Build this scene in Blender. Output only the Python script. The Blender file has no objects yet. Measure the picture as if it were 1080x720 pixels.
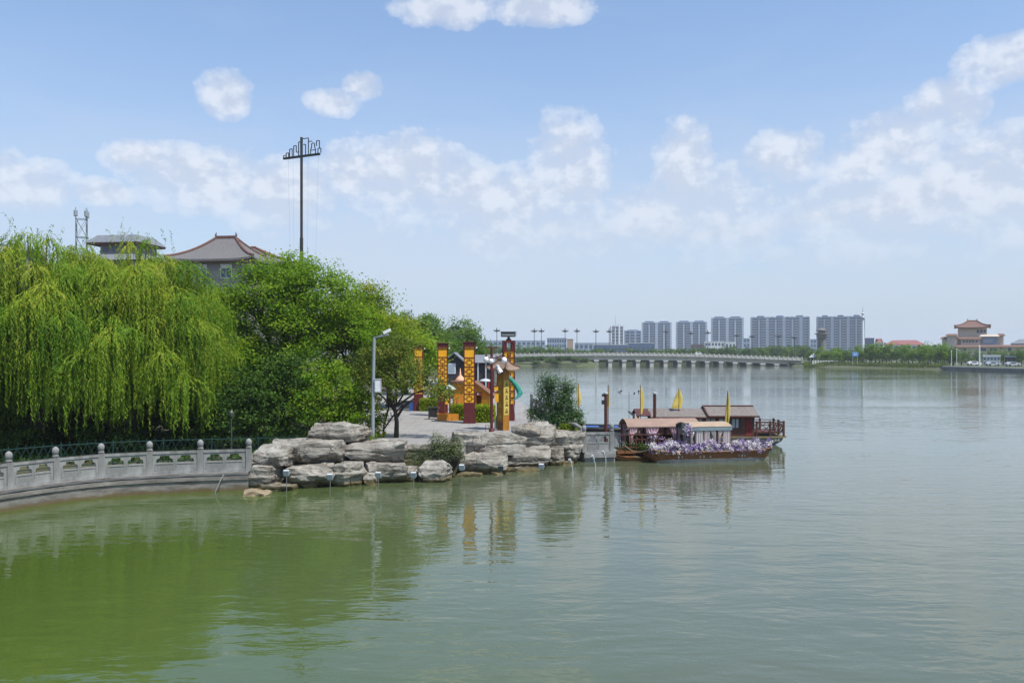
import bpy, bmesh, math, random
import numpy as np
from mathutils import Vector, Matrix, noise
from mathutils.geometry import tessellate_polygon
R = math.radians
scn = bpy.context.scene
COL = scn.collection

# ------------------------------------------------------------------ camera, world, sun, exposure
HC, FPX, YH = 5.0, 900.0, 372.0            # camera height above the water, focal length and horizon in photo pixels
cam_d = bpy.data.cameras.new('camera')
cam = bpy.data.objects.new('camera', cam_d)
COL.objects.link(cam)
cam.location = (0, 0, HC)
cam.rotation_euler = (R(90), 0, 0)
cam_d.sensor_width = 36
cam_d.lens = 30.0
cam_d.shift_y = 0.0111
cam_d.clip_start = 0.2
cam_d.clip_end = 9000
scn.camera = cam

SUN_EL, SUN_AZ = 62, 129                   # azimuth clockwise from +Y (the viewing direction)
SKY_STRENGTH = 0.10
EXPOSURE = 0.22
scn.view_settings.view_transform = 'Standard'
scn.view_settings.look = 'None'
scn.view_settings.exposure = EXPOSURE
scn.view_settings.gamma = 1
scn.view_settings.use_curve_mapping = False
scn.render.engine = 'CYCLES'
scn.cycles.use_denoising = True
scn.cycles.max_bounces = 6
scn.cycles.diffuse_bounces = 3
scn.cycles.glossy_bounces = 3
scn.cycles.transmission_bounces = 4
scn.cycles.transparent_max_bounces = 6
scn.cycles.volume_bounces = 0
scn.cycles.caustics_reflective = False
scn.cycles.caustics_refractive = False

sun_d = bpy.data.lights.new('sun', 'SUN')
sun = bpy.data.objects.new('sun', sun_d)
COL.objects.link(sun)
sun_d.energy = 4.8
sun_d.angle = R(0.6)
sun_d.color = (1.0, 0.95, 0.87)
sdir = Vector((math.sin(R(SUN_AZ)) * math.cos(R(SUN_EL)), math.cos(R(SUN_AZ)) * math.cos(R(SUN_EL)), math.sin(R(SUN_EL))))
sun.rotation_euler = sdir.to_track_quat('Z', 'Y').to_euler()
sun.location = sdir * 60

world = bpy.data.worlds.new('World')
scn.world = world
world.use_nodes = True


class E:
    """a node-graph expression: operators build Math nodes"""
    nt = None

    def __init__(s, v):
        s.v = v

    @staticmethod
    def m(op, *a, clamp=False):
        n = E.nt.nodes.new('ShaderNodeMath')
        n.operation = op
        n.use_clamp = clamp
        for i, x in enumerate(a):
            x = x.v if isinstance(x, E) else x
            if isinstance(x, (int, float)):
                n.inputs[i].default_value = x
            else:
                E.nt.links.new(x, n.inputs[i])
        return E(n.outputs[0])

    def __add__(s, o): return E.m('ADD', s, o)
    def __radd__(s, o): return E.m('ADD', o, s)
    def __sub__(s, o): return E.m('SUBTRACT', s, o)
    def __rsub__(s, o): return E.m('SUBTRACT', o, s)
    def __mul__(s, o): return E.m('MULTIPLY', s, o)
    def __rmul__(s, o): return E.m('MULTIPLY', o, s)
    def __truediv__(s, o): return E.m('DIVIDE', s, o)
    def mx(s, o): return E.m('MAXIMUM', s, o)
    def mn(s, o): return E.m('MINIMUM', s, o)
    def exp(s): return E.m('EXPONENT', s)

    def smooth(s, a, b):
        n = E.nt.nodes.new('ShaderNodeMapRange')
        n.interpolation_type = 'SMOOTHSTEP'
        E.nt.links.new(s.v, n.inputs[0])
        n.inputs[1].default_value = a
        n.inputs[2].default_value = b
        return E(n.outputs[0])


def noise_tex(nt, vec, scale, detail=5, rough=0.55, dist=0.0, dims='3D'):
    n = nt.nodes.new('ShaderNodeTexNoise')
    n.noise_dimensions = dims
    n.inputs['Scale'].default_value = scale
    n.inputs['Detail'].default_value = detail
    n.inputs['Roughness'].default_value = rough
    n.inputs['Distortion'].default_value = dist
    if vec is not None:
        nt.links.new(vec, n.inputs['Vector'])
    return n


def build_world():
    nt = world.node_tree
    for n in list(nt.nodes):
        nt.nodes.remove(n)
    E.nt = nt
    out = nt.nodes.new('ShaderNodeOutputWorld')
    bg = nt.nodes.new('ShaderNodeBackground')
    bg.inputs[1].default_value = SKY_STRENGTH
    nt.links.new(bg.outputs[0], out.inputs[0])
    sky = nt.nodes.new('ShaderNodeTexSky')
    sky.sky_type = 'NISHITA'
    sky.sun_disc = False
    sky.sun_elevation = R(SUN_EL)
    sky.sun_rotation = R(SUN_AZ)
    sky.air_density = 1.0
    sky.dust_density = 1.6
    sky.ozone_density = 1.5
    tc = nt.nodes.new('ShaderNodeTexCoord')
    sp = nt.nodes.new('ShaderNodeSeparateXYZ')
    nt.links.new(tc.outputs['Generated'], sp.inputs[0])
    x, y, z = (E(sp.outputs[i]) for i in range(3))
    az = E.m('ARCTAN2', x, y)
    el = E.m('ARCSINE', z)
    cb = nt.nodes.new('ShaderNodeCombineXYZ')
    nt.links.new((az * 1.0).v, cb.inputs[0])
    nt.links.new((el * 1.35).v, cb.inputs[1])
    n1 = noise_tex(nt, cb.outputs[0], 11, 9, 0.58, 0.0, '2D')
    cb2 = nt.nodes.new('ShaderNodeCombineXYZ')
    nt.links.new((az + 0.008).v, cb2.inputs[0])
    nt.links.new(((el + 0.016) * 1.35).v, cb2.inputs[1])
    n2 = noise_tex(nt, cb2.outputs[0], 11, 5, 0.58, 0.0, '2D')
    cb3 = nt.nodes.new('ShaderNodeCombineXYZ')
    nt.links.new((az * 0.6).v, cb3.inputs[0])
    nt.links.new((el * 2.2 + 3.0).v, cb3.inputs[1])
    n3 = noise_tex(nt, cb3.outputs[0], 6, 5, 0.6, 0.4, '2D')
    N1, N2, N3 = E(n1.outputs[0]), E(n2.outputs[0]), E(n3.outputs[0])

    def billow(vec):
        v = nt.nodes.new('ShaderNodeTexVoronoi')
        v.voronoi_dimensions = '2D'
        v.feature = 'F1'
        v.inputs['Scale'].default_value = 34
        v.inputs['Detail'].default_value = 2.5
        v.inputs['Roughness'].default_value = 0.55
        v.inputs['Lacunarity'].default_value = 2.2
        nt.links.new(vec, v.inputs['Vector'])
        return 0.55 - E(v.outputs['Distance'])
    N1 = N1 + billow(cb.outputs[0]) * 0.22
    N2 = N2 + billow(cb2.outputs[0]) * 0.22
    N1r = N1
    # cumulus heaps: photo pixel of the centre, half sizes, weight
    clouds = [
        (600, 182, 46, 62, 1.0), (560, 225, 90, 50, .8), (420, 190, 66, 48, 1.0), (490, 210, 60, 40, .8), (372, 180, 30, 26, .8), (225, 190, 80, 34, .95), (290, 205, 60, 36, .7),
        (140, 164, 36, 15, .9), (237, 100, 27, 24, 1.0), (350, 108, 30, 14, .9), (385, 92, 24, 14, .9), (112, 203, 28, 12, .85),
        (470, 6, 60, 20, 1.0), (570, 6, 56, 20, 1.0), (1000, 114, 42, 30, 1.0), (950, 150, 60, 30, .9), (905, 172, 50, 20, .7), (1060, 62, 52, 24, 1.0),
        (718, 180, 30, 48, .8), (690, 225, 50, 30, .8), (828, 165, 40, 28, .75), (770, 225, 70, 40, .6), (15, 190, 56, 26, .95),
        (1045, 200, 90, 60, .85), (930, 225, 80, 44, .7), (-250, 150, 160, 70, 1), (1400, 150, 220, 80, 1),
    ]
    F = None
    for (px, py, w, h, st) in clouds:
        a = math.atan((px - 540) / FPX)
        e = math.atan((YH - py) / FPX * math.cos(a))
        ww, hh = w / FPX * math.cos(a) ** 1.5, h / FPX
        du = E.m('MULTIPLY_ADD', az, 1 / ww, -a / ww)
        dv = E.m('MULTIPLY_ADD', el, 1 / hh, -e / hh)
        q = E.m('MULTIPLY_ADD', du, du, dv * dv)
        q = E.m('MULTIPLY_ADD', q, -st, st)
        F = q if F is None else F.mx(q)
    f = F.mx(-1.4) * 0.62 + (N1 - 0.5) * 1.45 + 0.26
    low = el.smooth(0.03, 0.215)                           # heaps dissolve into the haze below
    alpha = (f.smooth(0.0, 0.20) * 0.30 + f.smooth(0.02, 0.75) * 0.52) * (low * 0.85 + 0.05)
    # the broad soft bank behind them, and a thin high veil
    bank = el.smooth(0.34, 0.14) * el.smooth(-0.02, 0.10) * (N3 * 1.7 - 0.16).mx(0.0).mn(1.0) * (az * 0.35 + 0.62).mn(0.8).mx(0.35)
    veil = (bank * 0.95 + N3.smooth(0.45, 0.8) * 0.05).mn(0.9)
    # light on the heaps: the side towards the sun is whiter
    lit = ((N1 - N2) * 3.4 + 0.42).smooth(0.0, 1.0)
    mixc = nt.nodes.new('ShaderNodeMix')
    mixc.data_type = 'RGBA'
    nt.links.new(lit.v, mixc.inputs['Factor'])
    mixc.inputs['A'].default_value = (5.5, 6.0, 7.05, 1)
    mixc.inputs['B'].default_value = (7.4, 7.7, 8.3, 1)
    # moist air whitens the clear sky towards the horizon
    hz = nt.nodes.new('ShaderNodeMix')
    hz.data_type = 'RGBA'
    nt.links.new(((el.mx(0.0) * -4.3).exp() * 0.84 + 0.04).v, hz.inputs['Factor'])
    nt.links.new(sky.outputs[0], hz.inputs['A'])
    gain = nt.nodes.new('ShaderNodeMix')
    gain.data_type = 'RGBA'
    gain.blend_type = 'MULTIPLY'
    gain.inputs['Factor'].default_value = 1
    nt.links.new(sky.outputs[0], gain.inputs['A'])
    gain.inputs['B'].default_value = (1.25, 1.52, 1.75, 1)
    nt.links.new(gain.outputs['Result'], hz.inputs['A'])
    hz.inputs['B'].default_value = (4.9, 5.75, 7.0, 1)
    mv = nt.nodes.new('ShaderNodeMix')
    mv.data_type = 'RGBA'
    nt.links.new(veil.v, mv.inputs['Factor'])
    nt.links.new(hz.outputs['Result'], mv.inputs['A'])
    mv.inputs['B'].default_value = (5.5, 6.05, 7.15, 1)
    fin = nt.nodes.new('ShaderNodeMix')
    fin.data_type = 'RGBA'
    nt.links.new(E.m('MINIMUM', alpha, 0.93).v, fin.inputs['Factor'])
    nt.links.new(mv.outputs['Result'], fin.inputs['A'])
    nt.links.new(mixc.outputs['Result'], fin.inputs['B'])
    nt.links.new(fin.outputs['Result'], bg.inputs[0])


build_world()


# ------------------------------------------------------------------ helpers
def at(px, py, Y):
    """photo pixel at distance Y -> world point"""
    return Vector(((px - 540) / FPX * Y, Y, HC - (py - YH) / FPX * Y))


def on(px, py, z):
    """photo pixel on the horizontal plane z"""
    Y = (HC - z) * FPX / (py - YH)
    return at(px, py, Y)


class MB:
    def __init__(s):
        s.v, s.f = [], []

    def add(s, vs, fs):
        b = len(s.v)
        s.v += [tuple(p) for p in vs]
        s.f += [tuple(i + b for i in f) for f in fs]
        return s

    def box(s, c, d, rz=0.0, rx=0.0, ry=0.0):
        M = Matrix.Translation(Vector(c)) @ Matrix.Rotation(rz, 4, 'Z') @ Matrix.Rotation(ry, 4, 'Y') @ Matrix.Rotation(rx, 4, 'X')
        x, y, z = d[0] / 2, d[1] / 2, d[2] / 2
        vs = [M @ Vector(p) for p in ((-x, -y, -z), (x, -y, -z), (x, y, -z), (-x, y, -z), (-x, -y, z), (x, -y, z), (x, y, z), (-x, y, z))]
        return s.add(vs, [(0, 3, 2, 1), (4, 5, 6, 7), (0, 1, 5, 4), (1, 2, 6, 5), (2, 3, 7, 6), (3, 0, 4, 7)])

    def bb(s, x0, x1, y0, y1, z0, z1):
        return s.box(((x0 + x1) / 2, (y0 + y1) / 2, (z0 + z1) / 2), (x1 - x0, y1 - y0, z1 - z0))

    def bar(s, p, q, w, h=None):
        """square bar between two points"""
        p, q = Vector(p), Vector(q)
        h = h or w
        d = (q - p)
        L = d.length
        d.normalize()
        up = Vector((0, 0, 1)) if abs(d.z) < 0.95 else Vector((0, 1, 0))
        a = d.cross(up).normalized() * (w / 2)
        b = a.cross(d).normalized() * (h / 2)
        vs = [p - a - b, p + a - b, p + a + b, p - a + b, q - a - b, q + a - b, q + a + b, q - a + b]
        return s.add(vs, [(3, 2, 1, 0), (4, 5, 6, 7), (0, 1, 5, 4), (1, 2, 6, 5), (2, 3, 7, 6), (3, 0, 4, 7)])

    def tube(s, pts, rad, n=8):
        pts = [Vector(p) for p in pts]
        if not hasattr(rad, '__len__'):
            rad = [rad] * len(pts)
        b = len(s.v)
        a = None
        for i, p in enumerate(pts):
            d = (pts[min(i + 1, len(pts) - 1)] - pts[max(i - 1, 0)]).normalized()
            if a is None:
                a = d.orthogonal().normalized()
            else:
                a = (a - d * a.dot(d)).normalized()
            c = d.cross(a)
            for k in range(n):
                t = 2 * math.pi * k / n
                s.v.append(tuple(p + (a * math.cos(t) + c * math.sin(t)) * rad[i]))
        for i in range(len(pts) - 1):
            for k in range(n):
                k2 = (k + 1) % n
                s.f.append((b + i * n + k, b + i * n + k2, b + (i + 1) * n + k2, b + (i + 1) * n + k))
        s.f.append(tuple(b + k for k in reversed(range(n))))
        e = b + (len(pts) - 1) * n
        s.f.append(tuple(e + k for k in range(n)))
        return s

    def lathe(s, prof, n=12, c=(0, 0, 0)):
        b = len(s.v)
        for (r, z) in prof:
            for k in range(n):
                t = 2 * math.pi * k / n
                s.v.append((c[0] + r * math.cos(t), c[1] + r * math.sin(t), c[2] + z))
        for i in range(len(prof) - 1):
            for k in range(n):
                k2 = (k + 1) % n
                s.f.append((b + i * n + k, b + i * n + k2, b + (i + 1) * n + k2, b + (i + 1) * n + k))
        s.f.append(tuple(b + k for k in reversed(range(n))))
        e = b + (len(prof) - 1) * n
        s.f.append(tuple(e + k for k in range(n)))
        return s

    def ball(s, c, r, n=10, sz=1.0):
        prof = [(max(1e-3, r * math.sin(math.pi * i / n)), -r * sz * math.cos(math.pi * i / n)) for i in range(n + 1)]
        return s.lathe(prof, max(8, n), c)

    def prism(s, poly, z0, z1):
        """vertical prism over a 2-D outline (any winding, may be concave)"""
        ar = sum(poly[i][0] * poly[(i + 1) % len(poly)][1] - poly[(i + 1) % len(poly)][0] * poly[i][1] for i in range(len(poly)))
        if ar < 0:
            poly = poly[::-1]
        n = len(poly)
        tri = tessellate_polygon([[Vector((p[0], p[1], 0)) for p in poly]])
        vs = [(p[0], p[1], z0) for p in poly] + [(p[0], p[1], z1) for p in poly]
        fs = []
        for t in tri:
            a, b, c = t
            pa, pb, pc = poly[a], poly[b], poly[c]
            cr = (pb[0] - pa[0]) * (pc[1] - pa[1]) - (pb[1] - pa[1]) * (pc[0] - pa[0])
            if cr < 0:
                a, b, c = a, c, b
            fs.append((a + n, b + n, c + n))
            fs.append((a, c, b))
        for i in range(n):
            j = (i + 1) % n
            fs.append((i, j, j + n, i + n))
        return s.add(vs, fs)

    def plate(s, loops, y0, y1, M=None):
        """upright plate: outline (x,z) with holes, between y0 and y1, optionally moved by M"""
        M = M or Matrix.Identity(4)
        loops = [list(l) for l in loops]
        flat = [p for l in loops for p in l]
        n = len(flat)
        tri = tessellate_polygon([[Vector((p[0], p[1], 0)) for p in l] for l in loops])
        vs = [M @ Vector((p[0], y0, p[1])) for p in flat] + [M @ Vector((p[0], y1, p[1])) for p in flat]
        fs = []
        for a, b, c in tri:
            fs.append((a, b, c))
            fs.append((a + n, c + n, b + n))
        k = 0
        for l in loops:
            m = len(l)
            for i in range(m):
                j = (i + 1) % m
                fs.append((k + i, k + j, k + j + n, k + i + n))
            k += m
        return s.add(vs, fs)

    def build(s, name, mat, parent=None, smooth=False, loc=None, fix=True, auto=None):
        me = bpy.data.meshes.new(name)
        me.from_pydata(s.v, [], s.f)
        if fix:
            bm = bmesh.new()
            bm.from_mesh(me)
            bmesh.ops.recalc_face_normals(bm, faces=bm.faces)
            bm.to_mesh(me)
            bm.free()
        me.materials.append(mat)
        if smooth:
            me.polygons.foreach_set('use_smooth', [True] * len(me.polygons))
            if auto:
                me.set_sharp_from_angle(angle=R(auto))
        o = bpy.data.objects.new(name, me)
        COL.objects.link(o)
        if parent is not None:
            o.parent = parent
        if loc is not None:
            o.location = loc
        return o


def tag(o, label=None, cat=None, group=None, kind=None):
    if label: o['label'] = label
    if cat: o['category'] = cat
    if group: o['group'] = group
    if kind: o['kind'] = kind
    return o


def thing(name, label, cat, loc=(0, 0, 0), rz=0.0, group=None):
    o = bpy.data.objects.new(name, None)
    o.empty_display_size = 0.3
    COL.objects.link(o)
    o.location = loc
    o.rotation_euler = (0, 0, rz)
    return tag(o, label, cat, group)


def children_of(o):
    return [c for c in list(COL.objects) if c.parent == o]


def copy_tree(o, kids, loc=None, rz=None, label=None, scale=None):
    """kids: {parent object: [children]} gathered beforehand"""
    def rec(src, par):
        c = src.copy()
        COL.objects.link(c)
        if par is not None:
            c.parent = par
        for k in kids.get(src.name, []):
            rec(k, c)
        return c
    c = rec(o, None)
    if loc is not None: c.location = loc
    if rz is not None: c.rotation_euler = (0, 0, rz)
    if scale is not None: c.scale = scale if hasattr(scale, '__len__') else (scale,) * 3
    if label: c['label'] = label
    return c


def kid_map(o):
    d = {}
    def rec(x):
        ks = children_of(x)
        d[x.name] = ks
        for k in ks: rec(k)
    rec(o)
    return d


# ------------------------------------------------------------------ materials
def new_mat(name):
    m = bpy.data.materials.new(name)
    m.use_nodes = True
    nt = m.node_tree
    b = nt.nodes['Principled BSDF']
    return m, nt, b


def pm(name, c1, c2=None, scale=4.0, rough=0.7, bump=0.0, bscale=None, metallic=0.0, spec=0.35, stretch=(1, 1, 1), c3=None, world=False):
    """principled material with noise between two or three real colours and an optional fine bump"""
    m, nt, b = new_mat(name)
    b.inputs['Roughness'].default_value = rough
    b.inputs['Metallic'].default_value = metallic
    b.inputs['Specular IOR Level'].default_value = spec
    if c2 is None:
        c2 = tuple(min(1, c * 0.72) for c in c1)
    if world:
        g = nt.nodes.new('ShaderNodeNewGeometry')
        src = g.outputs['Position']
    else:
        tc = nt.nodes.new('ShaderNodeTexCoord')
        src = tc.outputs['Object']
    mp = nt.nodes.new('ShaderNodeMapping')
    mp.inputs['Scale'].default_value = stretch
    nt.links.new(src, mp.inputs[0])
    n = noise_tex(nt, mp.outputs[0], scale, 8, 0.62)
    cr = nt.nodes.new('ShaderNodeValToRGB')
    e = cr.color_ramp.elements
    e[0].position, e[1].position = 0.3, 0.7
    e[0].color, e[1].color = (*c2, 1), (*c1, 1)
    if c3:
        k = cr.color_ramp.elements.new(0.5)
        k.color = (*c3, 1)
    nt.links.new(n.outputs[0], cr.inputs[0])
    nt.links.new(cr.outputs[0], b.inputs['Base Color'])
    if bump:
        n2 = noise_tex(nt, mp.outputs[0], bscale or scale * 4, 6, 0.6)
        bp = nt.nodes.new('ShaderNodeBump')
        bp.inputs['Strength'].default_value = bump
        bp.inputs['Distance'].default_value = 0.05
        nt.links.new(n2.outputs[0], bp.inputs['Height'])
        nt.links.new(bp.outputs[0], b.inputs['Normal'])
    return m


def leaf_mat(name, dark, mid, light, trans=0.35, rough=0.55):
    """leaf colour runs dark..light with the per-leaf 'tint' attribute"""
    m, nt, b = new_mat(name)
    a = nt.nodes.new('ShaderNodeAttribute')
    a.attribute_name = 'tint'
    cr = nt.nodes.new('ShaderNodeValToRGB')
    e = cr.color_ramp.elements
    e[0].position, e[1].position = 0.0, 1.0
    e[0].color, e[1].color = (*dark, 1), (*light, 1)
    k = e.new(0.5)
    k.color = (*mid, 1)
    nt.links.new(a.outputs['Fac'], cr.inputs[0])
    nt.links.new(cr.outputs[0], b.inputs['Base Color'])
    b.inputs['Roughness'].default_value = rough
    b.inputs['Specular IOR Level'].default_value = 0.15
    tr = nt.nodes.new('ShaderNodeBsdfTranslucent')
    gm = nt.nodes.new('ShaderNodeMix')
    gm.data_type = 'RGBA'
    gm.blend_type = 'MULTIPLY'
    gm.inputs['Factor'].default_value = 1
    nt.links.new(cr.outputs[0], gm.inputs['A'])
    gm.inputs['B'].default_value = (1.0, 1.0, 0.55, 1)
    nt.links.new(gm.outputs['Result'], tr.inputs[0])
    mx = nt.nodes.new('ShaderNodeMixShader')
    mx.inputs[0].default_value = trans
    nt.links.new(b.outputs[0], mx.inputs[1])
    nt.links.new(tr.outputs[0], mx.inputs[2])
    nt.links.new(mx.outputs[0], nt.nodes['Material Output'].inputs[0])
    return m


def water_mat():
    m, nt, b = new_mat('lake_water')
    g = nt.nodes.new('ShaderNodeNewGeometry')
    b.inputs['Roughness'].default_value = 0.04
    b.inputs['IOR'].default_value = 1.5
    b.inputs['Specular IOR Level'].default_value = 0.5
    mp0 = nt.nodes.new('ShaderNodeMapping')
    mp0.inputs['Scale'].default_value = (0.05, 0.09, 1)
    nt.links.new(g.outputs['Position'], mp0.inputs[0])
    nc = noise_tex(nt, mp0.outputs[0], 1.0, 4, 0.5)
    cr = nt.nodes.new('ShaderNodeValToRGB')
    e = cr.color_ramp.elements
    e[0].position, e[1].position = 0.3, 0.7
    e[0].color = (0.070, 0.086, 0.044, 1)
    e[1].color = (0.088, 0.102, 0.066, 1)
    nt.links.new(nc.outputs[0], cr.inputs[0])
    # algae and the trees' reflection, both painted into the colour towards the left
    E.nt = nt
    spw = nt.nodes.new('ShaderNodeSeparateXYZ')
    nt.links.new(g.outputs['Position'], spw.inputs[0])
    alg_refl = ((E(spw.outputs[0]) * -1.0 - E(spw.outputs[1]) * 0.18 + (E(nc.outputs[0]) - 0.5) * 9.0)).smooth(-8.0, 7.0)
    ma = nt.nodes.new('ShaderNodeMix')
    ma.data_type = 'RGBA'
    nt.links.new(alg_refl.v, ma.inputs['Factor'])
    nt.links.new(cr.outputs[0], ma.inputs['A'])
    ma.inputs['B'].default_value = (0.053, 0.084, 0.016, 1)
    nt.links.new(ma.outputs['Result'], b.inputs['Base Color'])
    # ripples: two sizes of wind wave plus a fine one, calmer and rougher lanes
    def wave(sx, sy, rot, sc, det):
        mp = nt.nodes.new('ShaderNodeMapping')
        mp.inputs['Scale'].default_value = (sx, sy, 1)
        mp.inputs['Rotation'].default_value = (0, 0, rot)
        nt.links.new(g.outputs['Position'], mp.inputs[0])
        return E(noise_tex(nt, mp.outputs[0], sc, det, 0.5, 0.3).outputs[0])
    E.nt = nt
    w = wave(0.55, 1.35, 0.18, 0.85, 2) * 0.75 + wave(0.8, 1.6, -0.35, 2.4, 2) * 0.26 + wave(1, 1.4, 0.5, 7.0, 1) * 0.03
    lane = wave(0.012, 0.05, 0.1, 1.0, 3).smooth(0.38, 0.66) * 0.75 + 0.4
    h = w * lane
    bp = nt.nodes.new('ShaderNodeBump')
    bp.inputs['Strength'].default_value = 1.0
    bp.inputs['Distance'].default_value = 0.043
    nt.links.new(h.v, bp.inputs['Height'])
    nt.links.new(bp.outputs[0], b.inputs['Normal'])
    return m


def brick_mat(name, c1, c2, mortar, scale, bw=0.5, bh=0.25, rough=0.8, ms=0.015):
    m, nt, b = new_mat(name)
    b.inputs['Roughness'].default_value = rough
    b.inputs['Specular IOR Level'].default_value = 0.2
    tc = nt.nodes.new('ShaderNodeTexCoord')
    t = nt.nodes.new('ShaderNodeTexBrick')
    t.inputs['Scale'].default_value = scale
    t.inputs['Brick Width'].default_value = bw
    t.inputs['Row Height'].default_value = bh
    t.inputs['Mortar Size'].default_value = ms
    t.inputs['Color1'].default_value = (*c1, 1)
    t.inputs['Color2'].default_value = (*c2, 1)
    t.inputs['Mortar'].default_value = (*mortar, 1)
    nt.links.new(tc.outputs['Object'], t.inputs[0])
    n = noise_tex(nt, tc.outputs['Object'], 0.7, 6, 0.6)
    mx = nt.nodes.new('ShaderNodeMix')
    mx.data_type = 'RGBA'
    mx.blend_type = 'MULTIPLY'
    mx.inputs['Factor'].default_value = 0.5
    nt.links.new(t.outputs[0], mx.inputs['A'])
    cr = nt.nodes.new('ShaderNodeValToRGB')
    cr.color_ramp.elements[0].position = 0.3
    cr.color_ramp.elements[1].position = 0.65
    cr.color_ramp.elements[0].color = (0.6, 0.58, 0.55, 1)
    nt.links.new(n.outputs[0], cr.inputs[0])
    nt.links.new(cr.outputs[0], mx.inputs['B'])
    nt.links.new(mx.outputs['Result'], b.inputs['Base Color'])
    return m


def rock_mat():
    m, nt, b = new_mat('pale_limestone')
    b.inputs['Roughness'].default_value = 0.88
    b.inputs['Specular IOR Level'].default_value = 0.15
    g = nt.nodes.new('ShaderNodeNewGeometry')
    n1 = noise_tex(nt, g.outputs['Position'], 1.3, 9, 0.68, 0.3)
    cr = nt.nodes.new('ShaderNodeValToRGB')
    e = cr.color_ramp.elements
    e[0].position, e[1].position = 0.28, 0.72
    e[0].color, e[1].color = (0.07, 0.06, 0.048, 1), (0.43, 0.41, 0.365, 1)
    k = e.new(0.46)
    k.color = (0.225, 0.207, 0.175, 1)
    nt.links.new(n1.outputs[0], cr.inputs[0])
    mp = nt.nodes.new('ShaderNodeMapping')
    mp.inputs['Scale'].default_value = (0.7, 0.7, 5.5)
    nt.links.new(g.outputs['Position'], mp.inputs[0])
    n2 = noise_tex(nt, mp.outputs[0], 1.6, 7, 0.65, 0.6)
    # rusty patches
    n3 = noise_tex(nt, g.outputs['Position'], 0.8, 4, 0.5)
    cr3 = nt.nodes.new('ShaderNodeValToRGB')
    cr3.color_ramp.elements[0].position, cr3.color_ramp.elements[1].position = 0.58, 0.74
    cr3.color_ramp.elements[0].color, cr3.color_ramp.elements[1].color = (0, 0, 0, 1), (0.6, 0.6, 0.6, 1)
    nt.links.new(n3.outputs[0], cr3.inputs[0])
    mr = nt.nodes.new('ShaderNodeMix')
    mr.data_type = 'RGBA'
    nt.links.new(cr3.outputs[0], mr.inputs['Factor'])
    nt.links.new(cr.outputs[0], mr.inputs['A'])
    mr.inputs['B'].default_value = (0.30, 0.22, 0.14, 1)
    # damp, stained foot just above the water
    sp = nt.nodes.new('ShaderNodeSeparateXYZ')
    nt.links.new(g.outputs['Position'], sp.inputs[0])
    E.nt = nt
    wet = (E(sp.outputs[2]) + (E(n2.outputs[0]) - 0.5) * 0.25).smooth(0.30, 0.08)
    mw = nt.nodes.new('ShaderNodeMix')
    mw.data_type = 'RGBA'
    nt.links.new(wet.v, mw.inputs['Factor'])
# joints that break the block into pieces
    ad = nt.nodes.new('ShaderNodeVectorMath')
    ad.operation = 'MULTIPLY_ADD'
    nt.links.new(n1.outputs['Color'], ad.inputs[0])
    ad.inputs[1].default_value = (.5, .5, .5)
    nt.links.new(g.outputs['Position'], ad.inputs[2])
    vo = nt.nodes.new('ShaderNodeTexVoronoi')
    vo.feature = 'DISTANCE_TO_EDGE'
    vo.inputs['Scale'].default_value = 1.5
    nt.links.new(ad.outputs[0], vo.inputs['Vector'])
    E.nt = nt
    ck = E(vo.outputs['Distance']).smooth(.03, .0) * E(n3.outputs[0]).smooth(.42, .6)
    E.nt = nt
    seam = (E(n2.outputs[0]).smooth(0.46, 0.36) * 0.55).mx(ck * .42)
    msm = nt.nodes.new('ShaderNodeMix')
    msm.data_type = 'RGBA'
    nt.links.new(seam.v, msm.inputs['Factor'])
    nt.links.new(mr.outputs['Result'], msm.inputs['A'])
    msm.inputs['B'].default_value = (0.085, 0.07, 0.055, 1)
    nt.links.new(msm.outputs['Result'], mw.inputs['A'])
    mw.inputs['B'].default_value = (0.13, 0.105, 0.05, 1)
    nt.links.new(mw.outputs['Result'], b.inputs['Base Color'])
    n5 = noise_tex(nt, g.outputs['Position'], 9.0, 6, 0.7)
    hgt = ck * -0.25 + E(n2.outputs[0]) * 0.45 + E(n1.outputs[0]) * 0.5 + E(n5.outputs[0]).mn(0.5) * 0.45
    bp = nt.nodes.new('ShaderNodeBump')
    bp.inputs['Strength'].default_value = 0.9
    bp.inputs['Distance'].default_value = 0.22
    nt.links.new(hgt.v, bp.inputs['Height'])
    nt.links.new(bp.outputs[0], b.inputs['Normal'])
    return m


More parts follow.
